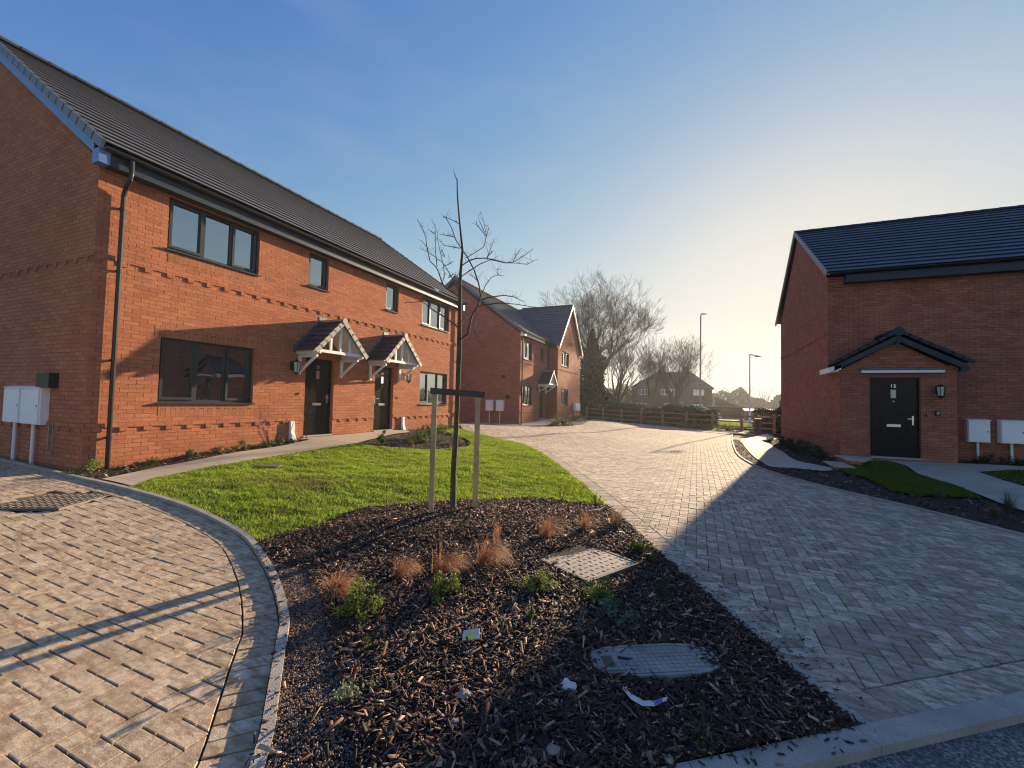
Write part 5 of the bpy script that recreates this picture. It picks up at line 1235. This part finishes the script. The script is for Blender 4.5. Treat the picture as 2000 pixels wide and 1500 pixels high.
mb = MB(); p = .036
for i in range(-10,11):
    for j in range(-5,6):
        cx,cy = i*p,j*p
        if (abs(cx)+.016>0) and ((abs(cx)+.017)/(CA-.02))**3.2+((abs(cy)+.017)/(CB-.02))**3.2 < 1 and not(i in (-8,-7) and j in (-1,0,1)): mb.box(cx-.0162,cx+.0162,cy-.0162,cy+.0162,.0012,.0045)
local(mb,'tread_pattern',M['coverblack'],C2)
mb = MB(); mb.box(-.30,-.24,-.05,.05,.0014,.003); local(mb,'keyhole',M['black'],C2)
x,y = -7.13,2.63; z=G(x,y)
C3 = empty('drain_cover',(x,y,z+.002),'worn square iron cover with a studded face, let into the parking bay paving','manhole cover'); C3.rotation_euler = (0,0,R(30))
mb = MB(); 
for a,b,c,d in ((-.40,.40,-.40,-.37),(-.40,.40,.37,.40),(-.40,-.37,-.369,.369),(.37,.40,-.369,.369)): mb.box(a,b,c,d,-.03,-.0005)
local(mb,'frame',M['iron'],C3)
mb = MB(); mb.box(-.368,.368,-.368,.368,-.03,-.004)
for i in range(9):
    for j in range(9): mb.box(-.35+i*.08,-.35+i*.08+.055,-.35+j*.08,-.35+j*.08+.055,-.0038,.003)
local(mb,'lid',M['iron'],C3)
x,y=-7.05,5.42; z=G(x,y)+.02; mb = MB(); mb.disc((x,y,z+.012),.22,28,.05); mb.disc((x,y,z+.016),.19,28,.004); tag(mb.build('inspection_cover',M['iron'],None,(x,y,z)),'small round grey cover sunk in the left lawn near the path','manhole cover')
def litter(name,pts,mat,lab,cat,extra=None):
    x,y = pts[0][:2]; root=(x,y,bedz(x,y)); return root
x,y=-1.25,2.36; z=bedz(x,y)+.03; E1 = empty('paper_scrap',(x,y,z),'crumpled white and yellow paper packet lying in the middle of the bark bed','litter'); E1.rotation_euler=(R(8),R(-6),R(25))
mb = MB(); mb.hexa([(-.06,-.04,0),(.06,-.045,.004),(.062,.04,.02),(-.055,.045,.01),(-.06,-.04,.006),(.06,-.045,.012),(.062,.04,.028),(-.055,.045,.018)]); local(mb,'sheet',M['paper'],E1)
mb = MB(); mb.hexa([(-.045,-.033,.0065),(.03,-.035,.0115),(.035,.012,.020),(-.04,.014,.0125),(-.045,-.033,.009),(.03,-.035,.0135),(.035,.012,.0225),(-.04,.014,.015)]); local(mb,'yellow_panel',M['yellow'],E1)
def lump(name,x,y,r,mat,lab,cat,seed,sq=.6,z=None,n=2,fold=.35):
    import bmesh
    bm = bmesh.new(); bmesh.ops.create_icosphere(bm,subdivisions=n,radius=r); g = random.Random(seed)
    for v in bm.verts: v.co *= 1+g.uniform(-fold,fold)*.6; v.co.z *= sq
    me = bpy.data.meshes.new(name); bm.to_mesh(me); bm.free()
    zb = (bedz(x,y) if z is None else z); o = link(name,me,mat,None,(x,y,zb+r*sq*.45)); tag(o,lab,cat); return o
lump('crumpled_tissue',-.60,2.20,.038,M['paper'],'crumpled whitish tissue on the mulch left of the long white scrap','litter',3,.7,fold=.7)
mb = MB(); x,y=-.22,2.26; z=bedz(x,y)+.03
E2 = empty('plastic_strip',(x,y,z),'long curled white strip with a blue printed end, below the round cover','litter'); 
pts=[(-.15,.03,.035),(-.09,.0,.012),(-.02,-.02,.004),(.05,.0,.012),(.12,.035,.04)]
for i,(a,b) in enumerate(zip(pts,pts[1:])):
    w0,w1_ = (.008,.022,.02,.022,.012)[i:i+2]; mb.hexa([(a[0],a[1]-w0,a[2]),(b[0],b[1]-w1_,b[2]),(b[0],b[1]+w1_,b[2]+.006),(a[0],a[1]+w0,a[2]+.006),(a[0],a[1]-w0,a[2]+.002),(b[0],b[1]-w1_,b[2]+.002),(b[0],b[1]+w1_,b[2]+.008),(a[0],a[1]+w0,a[2]+.008)])
local(mb,'strip',M['paper'],E2); E2.scale = (.78,.78,.78); E1.scale = (.85,.85,.85)
mb = MB(); mb.hexa([(.05,-.02,.016),(.095,.005,.031),(.09,.035,.036),(.05,.018,.021),(.05,-.02,.018),(.095,.005,.034),(.09,.035,.039),(.05,.018,.024)]); local(mb,'blue_print',M['bluep'],E2)
lump('clay_fragment',.09,2.28,.018,M['redclay'],'bright orange clay fragment near the bottom right of the bed','fragment',5,.7,n=1)
for x,y,r,lab,sd in [(-1.05,1.92,.040,'pale buff stone at the bottom centre of the bed','1'),(-.10,1.98,.022,'grey stone near the road kerb at the bed corner','2'),(-1.55,2.2,.028,'small rounded stone in the sandy strip by the curved kerb','3'),(-.55,1.8,.032,'flat brownish stone at the very bottom of the bed','4'),(-1.0,1.75,.03,'reddish stone just below the pale buff stone','6')]:
    lump('stone',x,y,r,M['stone'],lab,'stone',int(sd),.6)
mb = MB(); x,y=-1.20,5.50; z=bedz(x,y)+.02; mb.bar((x-.08,y-.03,z),(x+.09,y+.04,z+.03),.03,.004); tag(mb.build('paper_scrap',M['paper'],None,(x,y,z)),'thin white paper strip at the far corner of the bark bed by the driveway','litter')
# thin upright splinters of bark
mb = MB()
for x,y in ((-1.62,2.0),(-1.05,2.55),(-.9,2.35),(-.62,2.6)):
    z=bedz(x,y); mb.bar((x,y,z-.01),(x+rnd.uniform(-.03,.03),y,z+rnd.uniform(.05,.11)),.014,.006)
o = mb.build('bark_splinters',M['stake']); tag(o,None,None,None,'stuff')

# ------------------------------------------------------------------ background
Fd = (fence_b-fence_a).normalized(); FL = (fence_b-fence_a).length
Fe = empty('timber_fence',(fence_a.x,fence_a.y,-.03),'brown timber post and rail fence closing the far end of the driveway','fence')
t_ = .85; posts = []
while t_ < FL:
    q = fence_a+Fd*t_; posts.append(q); z = G(q.x,q.y); mb = MB()
    mb.bar((q.x,q.y,z-.2),(q.x,q.y,z+1.06),.12,.12,(Fd.y,-Fd.x,0)); mb.bar((q.x,q.y,z+1.06),(q.x,q.y,z+1.10),.09,.09,(Fd.y,-Fd.x,0)); mb.build('post',M['fencewood'],Fe); t_ += 1.88
nn = Vector((-Fd.y,Fd.x,0))*.055
for a,b in zip(posts,posts[1:]):
    for h in (.92,.58,.24):
        za,zb = G(a.x,a.y),G(b.x,b.y); mb = MB(); mb.bar(Vector((a.x,a.y,za+h))-nn*0,Vector((b.x,b.y,zb+h))-nn*0,.04,.09); mb.build('rail',M['fencewood'],Fe)
def hedge(name,x0,y0,x1,y1,w,h,n,ls,pal,label,cat='hedge',z=None,mod=.12):
    d = Vector((x1-x0,y1-y0)); L = d.length; d.normalize(); s = Vector((-d.y,d.x)); t = nr.uniform(0,L,n); face = nr.random(n)
    top = face < .30; u = nr.uniform(-w/2,w/2,n); zz = nr.uniform(.0,h,n)
    u = np.where(top,u,np.where(face<.75,-w/2,w/2))+nr.normal(0,.09,n); hm = h*(1+mod*np.sin(t*1.3)+mod*.6*np.sin(t*3.7+1)); zz = np.where(top,hm,zz*hm/h)+nr.normal(0,.07,n)
    X = x0+d.x*t+s.x*u; Y = y0+d.y*t+s.y*u; Z = Gv(X,Y)+np.maximum(zz,.02)
    V,F = leaves(np.stack([X,Y,Z],1),np.array([0,-.4,.5]),nr.uniform(.6,1.3,n)*ls,.6)
    pal = np.array(pal); C = pal[nr.integers(0,len(pal),n)]*nr.uniform(.6,1.25,(n,1))
    xc,yc=(x0+x1)/2,(y0+y1)/2; root = empty(name,(xc,yc,G(xc,yc)),label,cat)
    npmesh('foliage',V,F,M['leaf'],C,root)
    mb = MB(); z0 = G(xc,yc); k = s*(w/2-.18)
    mb.hexa([(x0-k.x,y0-k.y,z0-.3),(x1-k.x,y1-k.y,z0-.3),(x1+k.x,y1+k.y,z0-.3),(x0+k.x,y0+k.y,z0-.3),(x0-k.x,y0-k.y,z0+h*.8),(x1-k.x,y1-k.y,z0+h*.8),(x1+k.x,y1+k.y,z0+h*.8),(x0+k.x,y0+k.y,z0+h*.8)])
    mb.build('core',M['hedgecore'],root); return root
M['hedgecore'] = simple('hedge_inner_twigs',(.018,.022,.010),.95,noise=.5,scale=6)
hedge('hedge',-10.5,40.6,1.1,33.6,1.3,1.28,24000,.075,[(.05,.085,.022),(.035,.06,.017),(.075,.11,.03)],'clipped dark green hedge running behind the timber fence')
hedge('hedge',3.6,32.6,6.5,31.0,1.0,1.15,4200,.08,[(.06,.055,.03),(.05,.06,.025),(.11,.06,.05)],'loose brownish hedge behind the fence beside number 12',mod=.2)
class Tree:
    def __init__(s, seed, rmin=.0): s.rmin = rmin; s.r = random.Random(seed); s.mb = MB(); s.tip = []
    def grow(s, p, d, L, r, lvl, maxl, spread=.55, up=.12, n=3, sides=5, seg=3, shrink=.72):
        g = s.r; pts = [p]; q = p; dd = d
        for k in range(seg):
            dd = (dd+Vector((g.gauss(0,.13),g.gauss(0,.13),g.gauss(up*.6,.08)))).normalized(); q = q+dd*(L/seg); pts.append(q)
        rr = [max(s.rmin,r*(1-.38*k/seg)) for k in range(seg+1)]
        if lvl == maxl: rr[-1] *= .5
        s.mb.tube(pts,rr,max(3,sides-lvl),cap=False)
        if lvl >= maxl: s.tip.append(q); return
        m = n if lvl else n+1
        for k in range(m):
            i = g.randint(1,seg) if k else seg
            b = pts[i]; a = g.uniform(0,6.28); ax = Vector((math.cos(a),math.sin(a),0))
            nd = (dd+ (ax-dd*ax.dot(dd))*spread*g.uniform(.5,1.4)+Vector((0,0,up))).normalized()
            s.grow(b,nd,L*shrink*g.uniform(.75,1.15),rr[i]*.62,lvl+1,maxl,spread,up,n,sides,seg,shrink)
def baretree(name,x,y,h,label,seed,lv=5,n=3,r=.2,spread=.6,trunk=.28,lean=(0,0),mat='twigfar',cat='tree',up=.12,shrink=.72,multi=1):
    z = G(x,y)-.05; root = empty(name,(x,y,z),label,cat); t0 = Tree(seed,.0065); g = random.Random(seed)
    tr = MB(); base = Vector((x,y,z)); top = base+Vector((lean[0],lean[1],h*trunk)); 
    tr.tube([base,base.lerp(top,.5)+Vector((.04*h*.2,0,0)),top],[r,r*.85,r*.75],8); tr.build('trunk',M['bark'],root,smooth=True)
    for k in range(multi):
        a = 6.28*k/max(1,multi)+g.uniform(0,1); dv = Vector((math.cos(a)*.35,math.sin(a)*.35,1)) if multi>1 else Vector((0,0,1))
        t0.grow(top,dv.normalized(),h*.27,r*.72,0,lv,spread,up,n,6,3,shrink)
    t0.mb.build('branches',M[mat],root); return root
tb = baretree('bare_tree',-11.2,49.5,16,'tall leafless tree with an ivy-covered trunk behind the gabled house',11,7,3,.34,.80,.18,mat='twigfar',multi=6,shrink=.74,up=.09)
n = 22000; th = nr.uniform(0,2*np.pi,n); zz = nr.beta(1.1,1.35,n)*10.2; rr = (2.3-.21*zz+.35*np.sin(zz*1.3)+.45*np.sin(th*3+zz)+.3*np.sin(th*5-zz*2))*nr.uniform(.3,1.12,n)*np.sqrt(np.clip(1-(zz/(10.2+1.2*np.sin(th*2)))**3,.02,1))
P = np.stack([-11.2+np.cos(th)*rr,49.5+np.sin(th)*rr*.7,zz-.1],1); V,F = leaves(P,np.stack([np.cos(th),np.sin(th),.3*np.ones(n)],1),nr.uniform(.09,.2,n),.7)
npmesh('ivy',V,F,M['leaf'],np.array([(.035,.065,.018),(.05,.085,.022),(.025,.045,.014)])[nr.integers(0,3,n)]*nr.uniform(.6,1.2,(n,1)),tb)
baretree('bare_tree',-8.6,51.5,12.4,'leafless multi-stemmed tree right of the ivy-covered trunk',23,6,3,.2,.62,.10,multi=5,shrink=.74)
baretree('bare_tree',-15.6,52,14.0,'leafless tree top showing above the roof of the gabled wing',31,5,3,.24,.62,.25,multi=4)
baretree('bare_tree',-8.3,57,4.6,'small leafless shrub-like tree left of the distant pair of houses',41,4,3,.1,.7,.12,multi=4)
baretree('bare_tree',-2.6,60,11.6,'broad leafless tree standing in front of the distant pair of houses',53,6,3,.26,.82,.12,multi=6,up=.12,shrink=.75)
baretree('bare_tree',-5.9,62,9.2,'smaller leafless tree left of the broad one, before the distant houses',67,6,3,.14,.5,.2,multi=3,shrink=.74)
# far woodland, one hazy mass
tt = Tree(5); 
for k in range(170):
    x = -100+k*1.4+rnd.uniform(-1.5,1.5); y = 165+rnd.uniform(-20,30); h = rnd.uniform(6.5,12)
    tt.grow(Vector((x,y,-.4)),Vector((0,0,1)),h*.36,.22,0,3,.6,.1,3,4,2,.72)
o = tt.mb.build('distant_woodland',M['twigfar'],None,(0,165,0)); tag(o,None,None,None,'stuff')
n = 42000; X = nr.uniform(-100,130,n); Y = 150+nr.uniform(-4,4,n)+10*np.sin(X*.05); H = (5.3+1.3*np.sin(X*.21)+.9*np.sin(X*.53+1)+.7*np.sin(X*1.1)); Z = nr.uniform(-.4,1,n)*H
V,F = leaves(np.stack([X,Y,Z],1),np.array([0,-.5,.3]),nr.uniform(.3,.7,n),.8)
o = npmesh('distant_scrub',V,F,M['leaf'],np.array([(.05,.06,.03),(.07,.06,.04),(.04,.055,.03)])[nr.integers(0,3,n)]*nr.uniform(.7,1.2,(n,1))); tag(o,None,None,None,'stuff')
# distant semi-detached pair
Hf = empty('distant_house',(-4.6,86,-.2),'distant hipped-roof brick pair of houses with two chimneys, beyond the hedge','house')
f = Fr((0,86,0),(1,0,0),(0,-1,0)); x0,x1 = -11.7,2.5; mb = MB(); ops = [(-10.5,-8.75,3.35,4.5),(-6.3,-3.8,3.35,4.5),(-.7,1.2,3.35,4.5),(-10.9,-8.6,.5,1.8),(-5.7,-4.2,.5,1.8),(-2.9,-2.2,.0,2.0),(-1.2,1.0,.5,1.8)]
wall(mb,f,x0,x1,-.5,4.75,ops,.12); mb.face([(x0,86,-.5),(x0,95,-.5),(x0,95,4.75),(x0,86,4.75)],[(0,0),(9,0),(9,5),(0,5)]); mb.face([(x1,86,-.5),(x1,95,-.5),(x1,95,4.75),(x1,86,4.75)],[(0,0),(9,0),(9,5),(0,5)]); mb.face([(x0,95,-.5),(x1,95,-.5),(x1,95,4.75),(x0,95,4.75)])
mb.build('wall',M['farbrick'],Hf)
for q in ops:
    w = MB(); f.box(w,q[0],q[1],-.14,-.12,q[2],q[3]); k = max(2,int((q[1]-q[0])/.55))
    o = MB(); 
    for i in range(k+1): u = q[0]+(q[1]-q[0])*i/k; f.box(o,u-.05,u+.05,-.118,-.06,q[2],q[3])
    f.box(o,q[0],q[1],-.117,-.061,q[3]-.1,q[3]); f.box(o,q[0],q[1],-.117,-.061,q[2],q[2]+.1)
    wi = o.build('window',M['white'],Hf); w.build('pane',M['glass'],wi)
mb = MB(); e = .4; ya,yb = 85.6,95.4; xa,xb = x0-.4,x1+.4; r0,r1,rz,ry = -7.5,-1.2,8.05,90.5
for P in ([(xa,ya,4.7),(xb,ya,4.7),(r1,ry,rz),(r0,ry,rz)],[(xa,yb,4.7),(xb,yb,4.7),(r1,ry,rz),(r0,ry,rz)],[(xa,ya,4.7),(xa,yb,4.7),(r0,ry,rz)],[(xb,ya,4.7),(xb,yb,4.7),(r1,ry,rz)]): mb.face(P)
rf = mb.build('roof',M['fartile'],Hf)
for cx in (-6.4,-2.1):
    mb = MB(); mb.box(cx-.5,cx+.5,90,91,6.6,8.95); mb.box(cx-.56,cx+.56,89.94,91.06,8.96,9.1); mb.tube([(cx-.2,90.5,9.1),(cx-.2,90.5,9.4)],.12,8); mb.tube([(cx+.2,90.5,9.1),(cx+.2,90.5,9.4)],.12,8); mb.build('chimney',M['farbrick'],rf)
mb = MB()
for a,b in ((-10.6,-7.4),(-2.8,1.4)):
    mb.face([(a,84.8,2.25),(b,84.8,2.25),(b,86,2.95),(a,86,2.95)]); mb.box(a,b,84.8,84.9,2.1,2.24)
    for u in (a+.06,b-.06): mb.box(u-.05,u+.05,84.82,84.9,-.4,2.1)
mb.build('porch_roof',M['fartile'],Hf)
Gx = empty('outbuilding',(4.5,84,-.2),'low pitched brick outbuilding attached right of the distant houses','outbuilding')
mb = MB(); mb.box(3.0,6.8,84,90,-.5,1.5); mb.build('wall',M['farbrick'],Gx); mb = MB(); mb.face([(2.95,83.8,3.1),(6.9,83.8,1.45),(6.9,90,1.45),(2.95,90,3.1)]); mb.face([(2.95,83.9,1.5),(6.8,83.9,1.5),(2.95,83.9,3.05)]); mb.build('roof',M['fartile'],Gx)
W = empty('garden_wall',(3.6,68,-.2),'old brick garden wall with pale coping behind the hedge','wall')
mb = MB(); mb.box(1.3,6.2,68,68.25,-.5,1.38); mb.build('brickwork',M['farbrick'],W); mb = MB(); mb.box(1.25,6.25,67.95,68.3,1.382,1.5); mb.build('coping',M['kerb'],W)
Sh = empty('garden_shed',(8.0,62,-.2),'low pale-roofed shed seen beside the corner of number 12','shed')
mb = MB(); mb.box(5.6,9.0,60,63,-.4,.95); mb.build('wall',M['fencewood'],Sh); mb = MB(); mb.hexa([(5.4,59.8,.96),(9.2,59.8,.96),(9.2,63.2,1.2),(5.4,63.2,1.2),(5.4,59.8,1.02),(9.2,59.8,1.02),(9.2,63.2,1.26),(5.4,63.2,1.26)]); mb.build('roof',M['steel'],Sh)
# lamp columns
def lamp(x,y,top,r,label,arm,mat):
    z = G(x,y)-.05; L = empty('street_lamp',(x,y,z),label,'street lamp')
    mb = MB(); mb.tube([(x,y,z),(x,y,z+1.2),(x,y,z+1.25),(x,y,top)],[r*1.4,r*1.4,r,r*.7],12); mb.build('column',M[mat],L)
    mb = MB(); a = Vector((x,y,top-.02)); b = Vector((x+arm[0],y,top+arm[1])); mb.tube([a,b],.035,8)
    if arm[0] > .4: mb.build('arm',M[mat],L)
    else: mb.build('arm',M[mat],L)
    mb = MB(); c = b; l = .42 if arm[0] < .4 else .3
    mb.hexa([(c.x-.08,y-.11,c.z-.06),(c.x+l,y-.09,c.z-.05),(c.x+l,y+.09,c.z-.05),(c.x-.08,y+.11,c.z-.06),(c.x-.08,y-.10,c.z+.06),(c.x+l,y-.06,c.z),(c.x+l,y+.06,c.z),(c.x-.08,y+.10,c.z+.06)]); mb.build('lantern_head',M['steel'],L)
lamp(.28,45,10.25,.085,'tall slim grey street lamp behind the hedge, before the distant houses',(.12,.10),'steel')
lamp(3.56,36,5.42,.055,'short pale lamp column with a drooping arm, near number 12',(.42,-.18),'white')
x,y=3.3,29.0; z=G(x,y); Bn = empty('waste_bin',(x,y,z),'small black post-mounted bin in front of the fence','bin')
mb = MB(); mb.box(x-.17,x+.17,y-.13,y+.13,z+.45,z+.80); mb.box(x-.19,x+.19,y-.15,y+.15,z+.802,z+.85); mb.build('body',M['black'],Bn); mb = MB(); mb.tube([(x,y,z),(x,y,z+.45)],.07,10); mb.build('post',M['black'],Bn)
x,y=5.12,33; z=G(x,y); mb = MB(); mb.bar((x,y,z-.2),(x,y,1.88),.22,.22,(1,0,0)); mb.bar((x,y,1.88),(x,y,1.95),.28,.28,(1,0,0)); tag(mb.build('timber_post',M['rail'],None,(x,y,z)),'square dark timber post beside the corner of number 12','post')
sheet('grass_verge',[(-1,36.5),(1.5,33.9),(7,32.5),(9,46),(0,48)],.03,1.,M['vergegrass'] if 'vergegrass' in M else M['lawnsoil'])
grass('verge_grass_blades',[(1.2,34.6),(6,33.2),(7.5,44),(1.5,44)],26000,.05,.10,.012,.03,GP*.9,.5)
sheet('far_road',[(-40,48.5),(40,44.5),(40,58),(-40,60)],-.02,4,M['asphalt'])
# silver car behind the hedge
def car(x,y,label,rot=0.):
    z = G(x,y)-.02; K = empty('parked_car',(x,y,z),label,'car'); 
    prof = [(-2.1,.35),(-2.12,.62),(-2.0,.82),(-1.55,.93),(-1.05,1.36),(-.3,1.46),(.55,1.43),(1.15,1.05),(1.85,.90),(2.1,.70),(2.12,.35)]
    mb = MB(); hw_ = lambda h: .86-.16*max(0,(h-.9)/.55)
    for (a,za),(b,zb) in zip(prof,prof[1:]):
        mb.face([(x+a,y-hw_(za),z+za),(x+b,y-hw_(zb),z+zb),(x+b,y+hw_(zb),z+zb),(x+a,y+hw_(za),z+za)])
    for s in (-1,1):
        low = [(p[0],p[1]) for p in prof if p[1] <= .95]
        mb.face([(x+a,y+s*.86,z+min(h,.92)) for a,h in prof]); mb.face([(x+a,y+s*hw_(h),z+h) for a,h in prof if h>.9])
    mb.build('body',M['carpaint'],K)
    mb = MB()
    for s in (-1,1): mb.face([(x-1.38,y+s*.865,z+.95),(x+1.1,y+s*.865,z+.95),(x+.5,y+s*.72,z+1.37),(x-.3,y+s*.72,z+1.40),(x-1.0,y+s*.74,z+1.31)])
    mb.face([(x-1.56,y-.74,z+.95),(x-1.56,y+.74,z+.95),(x-1.08,y+.62,z+1.345),(x-1.08,y-.62,z+1.345)]); mb.face([(x+1.16,y-.74,z+1.06),(x+1.16,y+.74,z+1.06),(x+.6,y+.62,z+1.415),(x+.6,y-.62,z+1.415)])
    mb.build('windows',M['carglass'],K)
    for a in (-1.3,1.3):
        for s in (-1,1):
            mb = MB(); mb.tube([(x+a,y+s*.70,z+.31),(x+a,y+s*.88,z+.31)],.31,18); w = mb.build('wheel',M['black'],K); mb = MB(); mb.tube([(x+a,y+s*.881,z+.31),(x+a,y+s*.89,z+.31)],.19,14); mb.build('rim',M['steel'],w)
car(.1,47.4,'silver car parked on the road behind the hedge, only its roof showing')
# ------------------------------------------------------------------ sky, sun, camera
SUN_EL = R(13); SUN_AZ = R(12)
w = bpy.data.worlds.new('World'); sc.world = w; w.use_nodes = True; nt = w.node_tree; bg = nt.nodes['Background']
sky = nt.nodes.new('ShaderNodeTexSky'); sky.sky_type = 'NISHITA'; sky.sun_disc = False; sky.sun_elevation = SUN_EL; sky.sun_rotation = SUN_AZ
sky.air_density = 1.0; sky.dust_density = SKY_DUST; sky.ozone_density = 1.6; sky.altitude = 80
tc = nt.nodes.new('ShaderNodeTexCoord')
# thin cloud wisps
mp = nt.nodes.new('ShaderNodeMapping'); mp.inputs['Scale'].default_value = (1.,1.,3.4); nt.links.new(tc.outputs['Generated'],mp.inputs[0])
nz = nt.nodes.new('ShaderNodeTexNoise'); nz.inputs['Scale'].default_value = 2.6; nz.inputs['Detail'].default_value = 6; nz.inputs['Roughness'].default_value = .55; nt.links.new(mp.outputs[0],nz.inputs['Vector'])
rp = nt.nodes.new('ShaderNodeValToRGB'); rp.color_ramp.elements[0].position = .50; rp.color_ramp.elements[0].color = (0,0,0,1); rp.color_ramp.elements[1].position = .85; rp.color_ramp.elements[1].color = (.16,.16,.16,1); nt.links.new(nz.outputs['Fac'],rp.inputs[0])
mx = nt.nodes.new('ShaderNodeMix'); mx.data_type = 'RGBA'; nt.links.new(rp.outputs[0],mx.inputs[0]); nt.links.new(sky.outputs[0],mx.inputs[6]); mx.inputs[7].default_value = (3.8,3.9,4.1,1)
# the physical sky with its brightest part held back, one response curve per channel
sp = nt.nodes.new('ShaderNodeSeparateColor'); cb = nt.nodes.new('ShaderNodeCombineColor'); nt.links.new(mx.outputs[2],sp.inputs[0])
for i,(a,b_,p) in enumerate(SKY_CURVE):
    pw = nt.nodes.new('ShaderNodeMath'); pw.operation = 'POWER'; pw.inputs[1].default_value = p; nt.links.new(sp.outputs[i],pw.inputs[0])
    ml = nt.nodes.new('ShaderNodeMath'); ml.operation = 'MULTIPLY'; ml.inputs[1].default_value = a*SKY_GAIN/(SKY_STR*2**EXPO); nt.links.new(pw.outputs[0],ml.inputs[0])
    dn_ = nt.nodes.new('ShaderNodeMath'); dn_.operation = 'MULTIPLY_ADD'; dn_.inputs[1].default_value = b_; dn_.inputs[2].default_value = 1; nt.links.new(pw.outputs[0],dn_.inputs[0])
    dv = nt.nodes.new('ShaderNodeMath'); dv.operation = 'DIVIDE'; nt.links.new(ml.outputs[0],dv.inputs[0]); nt.links.new(dn_.outputs[0],dv.inputs[1]); nt.links.new(dv.outputs[0],cb.inputs[i])
nt.links.new(cb.outputs[0],bg.inputs['Color']); bg.inputs['Strength'].default_value = SKY_STR
sl = bpy.data.lights.new('sun','SUN'); sl.energy = SUN_E; sl.angle = R(.6); sl.color = SUN_C
so = bpy.data.objects.new('sun',sl); COL.objects.link(so); d = Vector((math.sin(SUN_AZ)*math.cos(SUN_EL),math.cos(SUN_AZ)*math.cos(SUN_EL),math.sin(SUN_EL))); so.rotation_euler = d.to_track_quat('Z','Y').to_euler(); so.location = (20,-10,30)
if HAZE > 0:
    mb = MB(); mb.box(-140,160,-60,240,-3,19.); o = mb.build('haze',[],None,(0,0,0)) if False else None
    me = bpy.data.meshes.new('haze'); me.from_pydata(mb.v,[],mb.f); me.update(); o = bpy.data.objects.new('haze',me); COL.objects.link(o); o['kind'] = 'stuff'
    hm = bpy.data.materials.new('haze'); hm.use_nodes = True; ht = hm.node_tree; ht.nodes.clear(); ou = ht.nodes.new('ShaderNodeOutputMaterial'); pv = ht.nodes.new('ShaderNodeVolumePrincipled')
    pv.inputs['Color'].default_value = (.90,.93,.97,1); pv.inputs['Density'].default_value = HAZE; pv.inputs['Anisotropy'].default_value = .35; ht.links.new(pv.outputs[0],ou.inputs['Volume']); me.materials.append(hm)
cam = bpy.data.cameras.new('camera'); co = bpy.data.objects.new('camera',cam); COL.objects.link(co); sc.camera = co
cam.sensor_width = 36; cam.sensor_fit = 'HORIZONTAL'; cam.lens = 36*.839088; cam.clip_start = .05; cam.clip_end = 6000
cam.lens = 36*839.088/2000
r_ = Vector((0.91832755,0.39514184,0.02318281)); u_ = Vector((-0.00532504,-0.04623038,0.99891661)); f_ = Vector((-0.3957855,0.91745609,0.04035048))
co.matrix_world = Matrix(((r_.x,u_.x,-f_.x,0),(r_.y,u_.y,-f_.y,0),(r_.z,u_.z,-f_.z,1.5),(0,0,0,1)))
sc.render.engine = 'CYCLES'; sc.view_settings.view_transform = 'Standard'; sc.view_settings.look = 'None'; sc.view_settings.exposure = EXPO; sc.view_settings.gamma = 1
sc.cycles.max_bounces = 6; sc.cycles.diffuse_bounces = 3; sc.cycles.glossy_bounces = 3; sc.cycles.volume_bounces = 0; sc.cycles.transparent_max_bounces = 6
sc.cycles.use_denoising = True; sc.cycles.filter_width = 1.15
